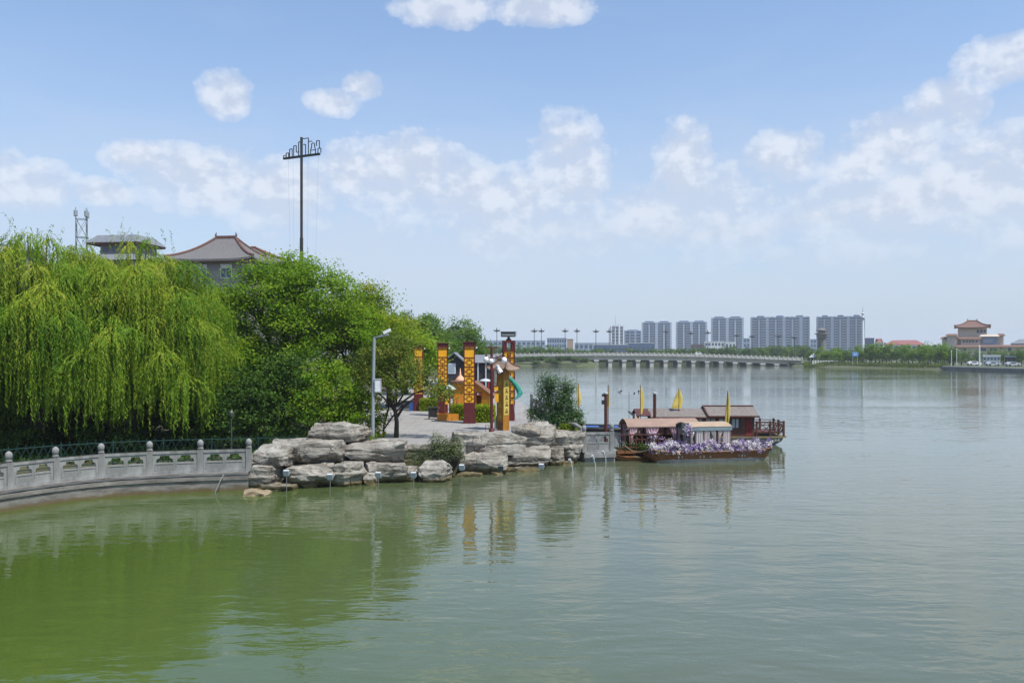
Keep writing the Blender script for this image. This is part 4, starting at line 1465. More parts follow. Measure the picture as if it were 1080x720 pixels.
# red lamp post with white globes and lanterns
b = on(518.5, 456, 1.2)
t = thing('globe_lamp_post', 'dark red lamp post with white globes left of the roofed signboard', 'lamp post', tuple(b))
H = (456 - 367) / FPX * b.y
MB().tube([(0, 0, 0), (0, 0, H)], [.075, .06], 10).lathe([(.13, 0), (.13, .15), (.08, .2)], 10).build('pole', M['maroon'], t, smooth=True, auto=50)
MB().bb(-.34, .34, -.03, .03, H + .003, H + .06).build('top_bar', M['maroon'], t)
for apts in ([(0, 0, H - .5), (.3, 0, H - .42), (.58, -.02, H - .30)], [(0, 0, H - .55), (-.2, 0, H - .45)], [(0, 0, H - 1.0), (.3, 0, H - .95)]):
    MB().tube(apts, .025, 6).build('arm', M['maroon'], t)
for (x, z, r, sz) in ((.60, H - .58, .135, 1.2), (-.26, H - .55, .13, 1.2), (-.02, H - .62, .12, 1.1)):
    q = MB().ball((x, -.12 if abs(x) < .1 else 0, z), r, 10, sz).build('globe', M['globe'], t, smooth=True)
    MB().lathe([(.05, r * sz - .01), (.06, r * sz + .05), (.02, r * sz + .08)], 8, (x, -.12 if abs(x) < .1 else 0, z)).build('fitter', M['maroon'], q)
sp_ = MB().tube([(.30, -.05, H - .92), (.44, -.10, H - 1.17)], [.08, .13], 9).build('spotlight', M['white'], t)
MB().ball((.29, -.05, H - .88), .09, 8).build('knuckle', M['lightgrey'], sp_)
for (x, z, hh) in ((.22, 2.0, .22), (.24, 1.45, .45)):
    q = MB().bb(x - .09, x + .09, -.09, .09, z, z + hh).build('lantern', M['gold'], t)
    MB().bb(x - .11, x + .11, -.11, .11, z + hh + .002, z + hh + .04).bb(x - .01, x + .01, -.01, .01, z + hh + .04, z + hh + .12).build('lid', M['maroon'], q)
MB().bar((0, 0, 2.36), (.26, 0, 2.34), .02).build('bracket', M['maroon'], t)
# small red step rail at the post's foot
t = thing('step_rail', 'little rusty red step rail at the foot of the globe lamp post', 'railing', (b.x - .18, b.y - .05, 1.2))
for dx in (-.1, .06):
    MB().tube([(dx, 0, 0), (dx, 0, .36)], .014, 6).build('post', M['maroon'], t)
MB().tube([(-.1, 0, .35), (.06, 0, .35)], .012, 5).tube([(-.1, 0, .2), (.06, 0, .2)], .012, 5).build('rail', M['maroon'], t)

# teal feather banner: a bent pole and a crescent cloth
Y = 42.6
t = thing('feather_banner', 'bent teal crescent banner sweeping from the lamp post over the signboard', 'banner', (at(544, 430, Y).x, Y, 1.2))
base = Vector(t.location)
outer = [(530, 391), (536, 395), (541.5, 400), (546.5, 405), (550, 410.5), (551.5, 415), (549, 418), (545, 420.5), (541, 422.5)]
inner_ = [(530, 392.5), (534.5, 398), (539, 403.5), (542.5, 408.5), (544.8, 413), (545.6, 416), (544.6, 418.4), (542.6, 420.6), (540.8, 423)]
cl = MB()
for dy in (-.008, .008):
    for i in range(len(outer)):
        for p in (outer[i], inner_[i]):
            q = at(p[0], p[1], Y) - base
            cl.v.append((q.x, q.y + dy + .10 * math.sin(i * .5), q.z))
n = len(outer)
for k in range(2):
    for i in range(n - 1):
        a = k * 2 * n + 2 * i
        cl.f.append((a, a + 1, a + 3, a + 2))
for i in range(n - 1):
    a, c_ = 2 * i, 2 * n + 2 * i
    cl.f += [(a, a + 2, c_ + 2, c_), (a + 1, c_ + 1, c_ + 3, a + 3)]
cl.build('cloth', M['teal'], t, smooth=True)
pts = [at(p[0] + .4, p[1], Y) - base for p in outer]
MB().tube([(0, 0, 0), (0.02, 0, .2)] + [tuple(p + Vector((0, .1 * math.sin(i * .5), 0))) for i, p in list(enumerate(pts))[::-1]], .012, 5).build('pole', M['lightgrey'], t)
t = thing('folded_banner', 'pale teal folded banner leaning between the lamp post and signboard', 'banner', (at(524, 450, 42.3).x, 42.3, 1.2))
MB().plate([[(-.06, .05), (.02, .05), (.0, .5), (.14, .85), (.12, 1.0), (-.06, .6)]], -.012, .012).build('cloth', M['teal'], t)
MB().plate([[(-.13, .02), (-.065, .05), (-.065, .5), (-.12, .5)]], -.01, .01).build('panel', M['white'], t)

# ------------------------------------------------------------------ plaza furniture: kiosk, black house, stalls, planter, bin
Y = 52.0
t = thing('wooden_kiosk', 'orange wooden kiosk with a sloping roof and dark doorway behind the nearest column', 'kiosk', (at(500, 435, Y).x, Y, 1.2), -0.12)
x0, x1 = -1.15, 1.0
MB().plate([[(x0, 0), (.24, 0), (.24, 1.38), (.52, 1.38), (.52, 0), (x1, 0), (x1, 1.3), (.1, 2.0), (x0, 2.0)]], -.6, -.5).bb(x0, x0 + .1, -.499, .6, 0, 1.95).bb(x1 - .1, x1, -.499, .6, 0, 1.2).bb(x0 + .1, x1 - .1, .5, .6, 0, 1.2).build('wall', M['orange_wood'], t)
MB().bar((x0 - .15, -.05, 2.06), (.1, -.05, 2.06), 1.5, .07).bar((.1, -.05, 2.06), (x1 + .25, -.05, 1.2), 1.5, .07).build('roof', M['brown_wood'], t)
MB().bb(.2, .237, -.63, -.602, 0, 1.42).bb(.523, .56, -.63, -.602, 0, 1.42).bb(.237, .523, -.63, -.602, 1.383, 1.42).build('door_frame', M['brown_wood'], t)
MB().bb(.53, .97, -.612, -.602, .1, 1.0).build('shutter', M['gold'], t)

Y = 72.0
t = thing('black_house', 'black boarded house with a slate grey gable roof behind the gold columns', 'house', (at(498, 425, Y).x, Y, 1.2), 0.0)
hx0, hx1 = (471 - 498) / FPX * Y, (521 - 498) / FPX * Y
zE = HC + (372 - 381) / FPX * Y - 1.2
zR = HC + (372 - 372.5) / FPX * Y - 1.2
gx = (489 - 498) / FPX * Y
MB().plate([[(hx0, 0), (gx, 0), (gx, zE), ((hx0 + gx) / 2, zR), (hx0, zE)]], -1.4, -1.28).bb(hx0, hx0 + .1, -1.279, 2, 0, zE).bb(gx - .1, gx, -1.279, 2, 0, zE).build('gable', M['darkwall'], t)
MB().bb(gx + .003, hx1, -.9, 2, 0, zE - .05).build('wall', M['darkwall'], t)
xm = (hx0 + gx) / 2
rr = MB()
for sx, xe in ((-1, hx0), (1, gx)):
    rr.add([(xm, -1.7, zR + .1), (xe + sx * .2, -1.7, zE - .02), (xe + sx * .2, 2.2, zE - .02), (xm, 2.2, zR + .1), (xm, -1.7, zR), (xe + sx * .2, -1.7, zE - .12), (xe + sx * .2, 2.2, zE - .12), (xm, 2.2, zR)],
           [(0, 1, 2, 3), (7, 6, 5, 4), (0, 4, 5, 1), (1, 5, 6, 2), (2, 6, 7, 3)])
rr.add([(gx + .25, -1.2, zE - .1), (hx1 + .1, -1.2, zE - .1), (hx1 + .1, .6, zR - .12), (gx + .25, .6, zR - .12), (gx + .25, 2.2, zE - .1), (hx1 + .1, 2.2, zE - .1)], [(0, 1, 2, 3), (3, 2, 5, 4), (0, 3, 4), (1, 5, 2)])
rr.build('roof', M['slate'], t)
wn = MB().bb(hx0 + .05, hx0 + .85, -1.44, -1.401, zE - 1.0, zE - .15).build('window', M['white'], t)
MB().bb(hx0 + .12, hx0 + .78, -1.452, -1.441, zE - .93, zE - .22).build('pane', M['paleglass'], wn)
for k in range(3):
    MB().bb(gx + .55 + k * .65, gx + .66 + k * .65, -1.08, -.97, 0, zE - .12).build('pillar', M['lightgrey'], t)

Y = 57.0
t = thing('market_tent', 'salmon pink peaked tent with a pale base between two gold columns', 'tent', (at(485.5, 425, Y).x, Y, 1.2))
zt = HC - (400 - 372) / FPX * Y - 1.2
MB().lathe([(.36, zt - .15), (.34, zt - .02), (.22, zt + .13), (.06, zt + .3), (.015, zt + .75)], 10).build('canopy', M['salmon'], t, smooth=True)
MB().bb(-.3, .3, -.3, .3, zt - .85, zt - .16).build('side_wall', M['lightgrey'], t)
for sx in (-1, 1):
    for sy in (-1, 1):
        MB().tube([(sx * .33, sy * .33, 0), (sx * .33, sy * .33, zt - .1)], .025, 6).build('pole', M['maroon'], t)
Y = 60.0
t = thing('snack_stall', 'small stall with a white flowery canopy on red posts behind the kiosk', 'stall', (at(512, 425, Y).x, Y, 1.2))
zt = HC - (401 - 372) / FPX * Y - 1.2
MB().lathe([(.46, zt - .08), (.42, zt - .01), (.22, zt + .09), (.02, zt + .13)], 12).build('canopy', M['lightgrey'], t, smooth=True)
for k in range(6):
    a = k * math.pi / 3
    MB().tube([(.4 * math.cos(a), .4 * math.sin(a), 0), (.4 * math.cos(a), .4 * math.sin(a), zt - .05)], .03, 6).build('post', M['red'], t)
MB().bb(-.5, .5, -.45, .45, 0, .9).build('counter', M['red'], t)
t = thing('grey_parasol', 'small pale grey parasol over the wooden planter', 'parasol', (at(474, 440, 50).x, 50.0, 1.2))
MB().lathe([(.42, 1.66), (.4, 1.70), (.2, 1.85), (.02, 1.95)], 10).build('canopy', M['lightgrey'], t, smooth=True)
MB().tube([(0, 0, 0), (0, 0, 1.8)], .025, 6).build('pole', M['brown_wood'], t)
pb = on(472.5, 443, 1.2)
t = thing('wooden_planter', 'low orange wooden planter box in front of the middle gold column', 'planter', tuple(pb), 0.05)
MB().bb(-.6, .6, -.3, -.26, 0, .38).bb(-.6, .6, .26, .3, 0, .38).bb(-.6, -.56, -.259, .259, 0, .38).bb(.56, .6, -.259, .259, 0, .38).bb(-.55, .55, -.25, .25, .05, .3).build('box', M['orange_wood'], t)
for (x, hh) in ((-.18, .95), (.12, 1.15), (.32, .9), (.5, .8)):
    MB().tube([(x, 0, .3), (x, 0, .3 + hh)], .03, 6).build('stick', M['brown_wood'], t)
MB().bb(-.16, .06, -.05, .05, .9, 1.2).build('lantern', M['gold'], t)
t = thing('litter_bin', 'black open-framed bin beside the wooden planter', 'bin', (at(457, 441, 49).x, 49.0, 1.2))
MB().bb(-.24, .24, -.2, .2, .12, .58).build('body', M['black'], t)
MB().bb(-.28, .28, -.24, .24, .62, .7).build('lid', M['black'], t)
for sx in (-1, 1):
    MB().bb(sx * .25 - .02, sx * .25 + .02, -.2, .2, 0, .62).build('leg', M['darkbox'], t)
tb_ = thing('blue_locker', 'blue box standing left of the farthest gold column', 'box', (at(435, 434, 56).x, 56.0, 1.2))
MB().bb(-.2, .2, -.2, .2, 0, .62).build('body', M['blue'], tb_)
MB().bb(-.22, .22, -.22, .22, .622, .67).build('lid', M['darkbox'], tb_)
t = thing('dark_kiosk', 'dark low cabinet at the left edge of the plaza behind the olive tree', 'cabinet', (at(428, 431, 58).x, 58.0, 1.2))
MB().bb(-.3, .3, -.2, .2, 0, .5).build('body', M['darkbox'], t)
MB().bb(-.33, .33, -.23, .23, .502, .55).build('lid', M['black'], t)

# ------------------------------------------------------------------ landing stage, railing, posts, flags
land_ = thing('stone_landing', 'grey stone landing stage with balustrade beside the promontory tip', 'landing', (0, 0, 0))
lp = [(2.9, 40.0), (3.35, 39.15), (4.75, 39.45), (5.0, 40.4), (4.6, 42.6), (3.0, 42.4)]
MB().prism(lp, -1.2, .42).build('platform', M['stone'], land_)
MB().prism([(3.3, 39.0), (4.8, 39.32), (4.75, 39.44), (3.33, 39.13)], .2, .36).build('ledge', M['stone'], land_)
bal_post(land_, 3.32, 39.35, .42, 1.25, .2, .2)
bal_post(land_, 4.62, 39.6, .42, 1.35, .2, .2)
bal_panel(land_, (3.32, 39.35), (4.62, 39.6), .42, .9, .13, .1)
bal_post(land_, 3.05, 41.0, .5, 1.35, .2)
bal_post(land_, 3.55, 42.2, .42, 1.25, .2)
bal_panel(land_, (3.05, 41.0), (3.55, 42.2), .42, .85, .13, .1)
for (pts) in ([(2.7, 40.7, 1.62), (3.0, 40.3, 1.62), (3.28, 40.0, 1.45), (3.3, 39.6, 1.05)],):
    MB().tube(pts, .085, 8).build('drum_rail', M['stone'], land_, smooth=True)

srl = thing('stone_railing', 'short grey stone railing along the lake edge of the plaza behind the signboard', 'railing')
rp = [(2.85, 43.6), (2.62, 46.0), (2.2, 49.0), (1.75, 52.5), (1.3, 56.5)]
for i, p in enumerate(rp):
    bal_post(srl, p[0], p[1], 1.2, 1.15, .2)
    if i:
        bal_panel(srl, rp[i - 1], p, 1.2, .8)
wr = thing('wooden_gangway', 'brown railed gangway between the stone landing and the boats', 'gangway', (4.85, 40.2, 0), 0.16)
MB().bb(0.0, 2.1, -.45, .45, .30, .40).build('deck', M['brown_wood'], wr)
for k in range(8):
    MB().bb(.08 + k * .27, .12 + k * .27, -.43, -.39, .40, 1.14).build('baluster', M['dark_wood'], wr)
MB().bb(0.0, 2.1, -.45, -.37, 1.143, 1.2).bb(0.0, 2.1, -.435, -.385, .56, .60).build('rail', M['dark_wood'], wr)
for k in range(3):
    MB().tube([(.15 + k * .9, 0, -1), (.15 + k * .9, 0, .299)], .07, 8).build('pile', M['dark_wood'], wr)


def mooring(label, px, ytop, Y, zb):
    p = at(px, ytop, Y)
    t = thing('mooring_post', label, 'post', (p.x, Y, zb), 0, 'dark red mooring posts at the landing')
    h = p.z - zb
    MB().tube([(0, 0, 0), (0, 0, h - .06)], .085, 10).build('shaft', M['dark_wood'], t, smooth=True, auto=50)
    MB().lathe([(.11, h - .058), (.11, h), (.03, h + .03)], 10).build('cap', M['lightgrey'], t)
    return t, h


mp_, h_ = mooring('dark red post with a loudspeaker on the stone landing', 639, 414, 40.6, .42)
MB().box((-.13, 0, h_ - .45), (.14, .16, .2)).box((-.13, 0, h_ - .12), (.12, .12, .12)).build('loudspeaker', M['black'], mp_)
mooring('dark red post rising through the pink canopy boat by the red lantern', 690.5, 414, 43.6, -.5)


def flag(label, px, ytop, ybot, Y, zb, shape, mat='yellow', seed=0):
    p = at(px, ytop, Y)
    t = thing('pennant_flag', label, 'flag', (p.x, Y, zb), 0.3 * math.sin(seed * 2.3), 'yellow pennants around the boats')
    h = p.z - zb
    MB().tube([(0, 0, 0), (0, 0, h)], .018, 6).build('pole', M['dark_wood'], t)
    k = Y / FPX
    hh = (ybot - ytop) * k
    cl = MB()
    rows = 12
    for dy in (-.006, .006):
        for i in range(rows + 1):
            f = i / rows
            wl, wr_ = shape(f)
            for j in range(5):
                x = (wl + (wr_ - wl) * j / 4) * k
                cl.v.append((x, dy + .05 * math.sin(f * 7 + j * 1.3 + seed) * min(1, abs(x) * 4), h - .03 - f * hh))
    n = (rows + 1) * 5
    for s_ in range(2):
        for i in range(rows):
            for j in range(4):
                a = s_ * n + i * 5 + j
                cl.f.append((a, a + 1, a + 6, a + 5))
    for i in range(rows):
        for j in (0, 4):
            a = i * 5 + j
            cl.f.append((a, a + 5, a + 5 + n, a + n))
    cl.build('cloth', M[mat], t, smooth=True)
    return t


flag('slim yellow pennant flag above the pale bush on the promontory tip', 610, 405, 428, 41.9, 1.0, lambda f: (-1.5 - 2.0 * f * (1 - f), 0.3 + 3.2 * math.sin(f * 2.6) * .8), seed=1)
flag('thin yellow pennant behind the post with the loudspeaker', 641.5, 406, 428, 41.6, .42, lambda f: (-.6, .3 + 1.6 * f), seed=2)
flag('hanging yellow pennant over the pink canopy boat, by the weather mast', 675.5, 406, 436, 42.6, .4, lambda f: (-.5, .3 + 3.6 * math.sin(math.pi * min(1, f * .9)) ** .8), seed=3)
flag('wide triangular yellow pennant blown left over the tour boat roof', 716, 409, 430, 46.8, 1.0, lambda f: (-.3 - 8.0 * f ** .9, .2 + 4.0 * math.sin(f * 2.5)), seed=4)
flag('tall yellow pennant wrapped on its pole at the bow of the peach canopy boat', 767.5, 412, 447, 41.4, .4, lambda f: (-.4 - 3.0 * f, .3 + 2.4 * math.sin(f * 3.0)), seed=5)

p = at(663.5, 414, 42.4)
t = thing('weather_mast', 'thin grey weather mast with small instruments above the pink canopy', 'mast', (p.x, 42.4, .4))
h = p.z - .4
MB().tube([(0, 0, 0), (0, 0, h + .08)], .02, 6).build('pole', M['steel'], t)
MB().tube([(-.45, 0, h - .1), (.5, 0, h - .1)], .012, 5).build('crossarm', M['steel'], t)
MB().tube([(-.45, 0, h - .1), (-.45, 0, h + .03)], .015, 5).ball((-.40, 0, h + .08), .05, 6).ball((-.5, 0, h + .03), .04, 6).build('wind_cup', M['black'], t)
MB().ball((.26, 0, h - .03), .05, 6).tube([(.48, 0, h - .1), (.48, 0, h + .05)], .015, 5).ball((.48, 0, h + .07), .05, 6).build('wind_vane', M['black'], t)
MB().box((.12, 0, h - 1.05), (.42, .03, .1), ry=.7).build('solar_panel', M['darkbox'], t)

# ------------------------------------------------------------------ boats
def hull_mesh(mb, stations, nseg=8):
    """stations along x: (x, half width top, half width bottom, z top, z bottom)"""
    b = len(mb.v)
    for (x, wt, wb_, zt, zb) in stations:
        for j in range(nseg + 1):
            u = -1 + 2 * j / nseg
            au = abs(u)
            if au > .5:
                f = (au - .5) / .5
                mb.v.append((x, math.copysign(wb_ + (wt - wb_) * f, u), zb + (zt - zb) * f))
            else:
                mb.v.append((x, wb_ * u * 2, zb))
    m = nseg + 1
    for i in range(len(stations) - 1):
        for j in range(nseg):
            a = b + i * m + j
            mb.f.append((a, a + 1, a + m + 1, a + m))
        mb.f.append((b + i * m, b + (i + 1) * m, b + (i + 1) * m + m - 1, b + i * m + m - 1))
    mb.f.append(tuple(b + k for k in range(m)))
    e = b + (len(stations) - 1) * m
    mb.f.append(tuple(e + k for k in reversed(range(m))))
    return mb


def curtain(mb, x0, x1, y, z0, z1, folds, amp=.03, gather=None, axis='x'):
    n = folds * 6
    b = len(mb.v)
    rows = 5
    for r_ in range(rows + 1):
        f = r_ / rows
        for i in range(n + 1):
            u = i / n
            x = x0 + (x1 - x0) * u
            if gather is not None:
                k = 1 - .62 * math.sin(math.pi * min(1, f * .75)) ** 2
                x = gather + (x - gather) * k
            yy = y + amp * math.sin(u * folds * 2 * math.pi)
            z = z1 + (z0 - z1) * f
            mb.v.append((x, yy, z) if axis == 'x' else (yy, x, z))
    for r_ in range(rows):
        for i in range(n):
            a = b + r_ * (n + 1) + i
            mb.f.append((a, a + 1, a + n + 2, a + n + 1))
    return mb


def canopy(mb, x0, x1, hw, z, rise, over=.1, n=10, sag=0.0, nx=10):
    """barrel canopy along x with thickness"""
    for dz in (0, -.04):
        b = len(mb.v)
        for i in range(nx + 1):
            f = i / nx
            x = x0 + (x1 - x0) * f
            for j in range(n + 1):
                u = -1 + 2 * j / n
                mb.v.append((x, u * hw, z + rise * (1 - u * u) + dz + sag * (2 * f - 1) ** 2 - .012 * math.sin(f * nx * math.pi) ** 2))
        for i in range(nx):
            for j in range(n):
                a = b + i * (n + 1) + j
                mb.f.append((a, a + 1, a + n + 2, a + n + 1))
    m = (nx + 1) * (n + 1)
    b0 = len(mb.v) - 2 * m
    for i in range(nx):
        for j in (0, n):
            a = b0 + i * (n + 1) + j
            mb.f.append((a, a + n + 1, a + n + 1 + m, a + m))
    for j in range(n):
        for i in (0, nx):
            a = b0 + i * (n + 1) + j
            mb.f.append((a, a + 1, a + 1 + m, a + m))
    return mb


# the flower boat (front): local x along the boat to the right, near side is -y
fb = thing('flower_boat', 'brown wooden punt piled with lilac flowers under a peach canopy with white curtains', 'boat', (6.95, 39.55, 0), 0.20)
hull_mesh(MB(), [(-.75, .72, .45, .58, .20), (-.35, .86, .66, .52, -.10), (0.2, .92, .76, .48, -.16), (2.2, .95, .80, .45, -.16), (4.2, .92, .76, .47, -.16), (4.75, .84, .6, .50, -.05), (5.1, .7, .42, .56, .18)]).build('hull', M['brown_wood'], fb)
sk = MB()
hull_mesh(sk, [(-.50, .70, .58, .10, -.12), (0.2, .88, .78, .16, -.18), (2.2, .915, .82, .15, -.18), (4.2, .885, .78, .16, -.18), (4.72, .72, .58, .10, -.12)])
sk.build('bottom_strake', M['hull_grey'], fb)
gw = MB()
for sy in (-1, 1):
    gw.tube([(-.78, sy * .74, .60), (-.35, sy * .88, .545), (.2, sy * .94, .505), (2.2, sy * .97, .475), (4.2, sy * .94, .495), (4.75, sy * .86, .525), (5.13, sy * .72, .585)], .04, 6)
gw.bar((-.78, -.74, .60), (-.78, .74, .60), .08).bar((5.13, -.72, .585), (5.13, .72, .585), .08)
gw.build('gunwale', M['brown_wood'], fb)
mk = MB()
for (x, s_) in ((.45, .08), (.62, .08), (1.5, .1), (1.68, .1), (2.0, .12), (3.4, .08), (3.55, .09), (3.7, .08)):
    glyph(mk, x, .27, s_, -.905, rs)
mk.build('lettering', M['lightgrey'], fb)
# flowers along the near side and over the deck
rng = np.random.default_rng(8)
nc = 560
cx = rng.uniform(-.85, 5.15, nc)
cy = np.where(rng.random(nc) < .72, rng.uniform(-1.02, -.62, nc), rng.uniform(-.6, .85, nc))
lim = np.interp(cx, [-.8, 0, 4.4, 5.2], [.7, 1, 1, .75])
cy = cy * lim
cz = .50 + rng.random(nc) ** 1.3 * .42 * (0.65 + .5 * np.sin(cx * 1.9 + 1) ** 2) + np.where(cy > -.5, .06, 0)
cz[cy < -.93] -= .03
per = 34
idx = np.repeat(np.arange(nc), per)
n = nc * per
cen = np.stack([cx, cy, cz], 1)[idx] + rng.normal(size=(n, 3)) * .05
ctint = np.clip(np.where(rng.random(nc) < .42, rng.normal(.98, .10, nc), rng.normal(.25, .22, nc)), 0, 1)
nr = unit(rng, n) + np.array([0, -.5, .5])
nr /= np.linalg.norm(nr, axis=1, keepdims=True)
fl = leaf_mesh('flower_bank', cen, unit(rng, n), nr, rng.uniform(.035, .065, n), rng.uniform(.03, .055, n), ctint[idx] + rng.normal(0, .1, n), M['petal'], fb)
fl['kind'] = 'stuff'
n = 5200
cen = np.stack([rng.uniform(-.95, 5.15, n), rng.uniform(-.9, .8, n), .42 + rng.random(n) * .34], 1)
cen[:, 1] *= np.interp(cen[:, 0], [-.8, 0, 4.4, 5.2], [.7, 1, 1, .75])
gl = leaf_mesh('greenery', cen, unit(rng, n), unit(rng, n) + [0, 0, .6], rng.uniform(.07, .14, n), rng.uniform(.04, .06, n), rng.normal(.4, .2, n), M['lf_dark'], fb)
gl['kind'] = 'stuff'
ca = MB()
canopy(ca, 1.0, 3.12, .80, 1.62, .16)
ca.build('canopy', M['peach'], fb, smooth=True, auto=50)
va = MB()
va.bb(1.0, 3.12, -.80, -.785, 1.44, 1.615).bb(1.0, 3.12, .785, .80, 1.44, 1.615).bb(3.11, 3.125, -.78, .78, 1.44, 1.61)
va.build('valance', M['valance'], fb)
for x in (1.05, 1.75, 2.42, 3.07):
    for sy in (-1, 1):
        MB().tube([(x, sy * .74, .45), (x, sy * .74, 1.6)], .03, 6).build('canopy_post', M['dark_wood'], fb)
for (a, b_, gth) in ((1.08, 1.32, 1.1), (1.35, 1.7, None), (1.73, 2.02, None), (2.06, 2.34, 2.3), (2.42, 2.68, 2.45), (2.70, 3.04, None)):
    curtain(MB(), a, b_, -.755, .86, 1.45, 4, .022, gth).build('curtain', M['curtain'], fb, smooth=True, fix=False)
    curtain(MB(), a, b_, .755, .86, 1.45, 4, .022, gth).build('curtain', M['curtain'], fb, smooth=True, fix=False)
for k in range(14):
    x = 1.1 + k * .15
    MB().bb(x, x + .035, -.70, -.665, .5, .92).build('baluster', M['dark_wood'], fb)
MB().bb(1.05, 3.1, -.71, -.655, .922, .97).build('rail', M['dark_wood'], fb)
dk = MB().bb(.62, .98, -.84, -.80, 1.33, 1.80).build('banner_cloth', M['darkbox'], fb)
rng = np.random.default_rng(9)
n = 500
cen = np.stack([rng.normal(.92, .09, n), rng.normal(-.87, .03, n), rng.normal(1.52, .10, n)], 1)
rb = leaf_mesh('bouquet', cen, unit(rng, n), unit(rng, n) + [0, -.7, .2], rng.uniform(.06, .1, n), rng.uniform(.05, .08, n), rng.normal(.6, .3, n), M['petal'], fb)

# the pink-canopied boat behind it
pbt = thing('pink_canopy_boat', 'wooden boat with a pink barrel canopy and tied pink drapes moored behind the flowers', 'boat', (5.98, 41.3, 0), 0.12)
pbt.scale = (1, 1, .94)
hull_mesh(MB(), [(-1.0, .5, .3, .45, .18), (-.5, .75, .5, .36, -.08), (.3, .85, .65, .32, -.15), (2.6, .85, .65, .32, -.15), (3.6, .75, .5, .38, -.1), (4.1, .5, .3, .48, .15)]).build('hull', M['brown_wood'], pbt)
canopy(MB(), -.62, 2.95, .86, 1.60, .34, n=14).build('canopy', M['pink'], pbt, smooth=True, auto=50)
for x in (-.5, .6, 1.7, 2.85):
    for sy in (-1, 1):
        MB().tube([(x, sy * .76, .32), (x, sy * .76, 1.60)], .032, 6).build('canopy_post', M['dark_wood'], pbt)
for (a, b_, gth) in ((-.55, -.1, -.52), (.25, .95, .6), (1.45, 2.0, 1.72), (2.45, 2.9, 2.82)):
    for sy in (-1, 1):
        curtain(MB(), a, b_, sy * .80, .70, 1.60, 4, .03, gth).build('drape', M['pinkdrape'], pbt, smooth=True, fix=False)
for k in range(20):
    x = -.4 + k * .17
    MB().bb(x, x + .04, -.80, -.76, .34, .92).build('baluster', M['dark_wood'], pbt)
MB().bb(-.5, 2.9, -.81, -.75, .922, .98).build('rail', M['dark_wood'], pbt)
MB().bb(-.35, 2.6, .30, .62, .33, .72).bb(-.35, 2.6, .62, .68, .33, 1.05).build('bench', M['dark_wood'], pbt)
rng = np.random.default_rng(10)
n = 1500
cen = np.stack([rng.normal(-.35, .28, n), rng.normal(-.75, .14, n), .38 + np.abs(rng.normal(0, .18, n))], 1)
leaf_mesh('greenery', cen, unit(rng, n), unit(rng, n) + [0, -.2, .6], rng.uniform(.07, .12, n), rng.uniform(.04, .06, n), rng.normal(.4, .25, n), M['lf_dark'], pbt)['kind'] = 'stuff'
n = 500
cen = np.stack([rng.normal(.62, .10, n), rng.normal(-.88, .04, n), rng.normal(1.12, .09, n)], 1)
leaf_mesh('bouquet', cen, unit(rng, n), unit(rng, n) + [0, -.7, .2], rng.uniform(.06, .1, n), rng.uniform(.05, .08, n), rng.normal(.65, .3, n), M['petal'], pbt)

# narrow rowing boat lying in front of the gangway
rb_ = thing('rowing_boat', 'narrow brown rowing boat lying low between the landing and flower boat', 'boat', (5.95, 39.85, 0), 0.22)
hull_mesh(MB(), [(-1.2, .12, .05, .30, .10), (-.8, .32, .18, .20, -.05), (0, .42, .28, .16, -.1), (.8, .40, .26, .17, -.1), (1.3, .2, .1, .24, .02)]).build('hull', M['brown_wood'], rb_)
MB().bb(-.3, -.1, -.36, .36, .163, .19).bb(.35, .55, -.36, .36, .163, .19).build('thwart', M['hull_olive'], rb_)

# the tour boat with the long cabin
tbt = thing('tour_boat', 'dark red-brown tour boat with a long windowed cabin and railed stern', 'boat', (8.0, 47.2, 0), -0.02)
tbt.scale = (1, 1, .80)
hull_mesh(MB(), [(-1.9, .5, .3, .72, .25), (-1.3, 1.0, .6, .55, -.05), (-.3, 1.25, .95, .50, -.2), (5.2, 1.25, .95, .50, -.2), (6.1, 1.15, .8, .52, -.1), (6.75, .9, .4, .62, .22)]).build('hull', M['hull_grey'], tbt)
gd = MB()
gd.prism([(-1.95, -.52), (-1.3, -1.06), (-.3, -1.31), (5.2, -1.31), (6.1, -1.21), (6.85, -.95), (6.85, .95), (6.1, 1.21), (5.2, 1.31), (-.3, 1.31), (-1.3, 1.06), (-1.95, .52)], .525, .62)
gd.build('deck', M['hull_olive'], tbt)
mk = MB()
for k in range(3):
    glyph(mk, 6.05 + k * .17, .38, .14, -1.17 + k * .035, rs)
mk.build('lettering', M['white'], tbt)
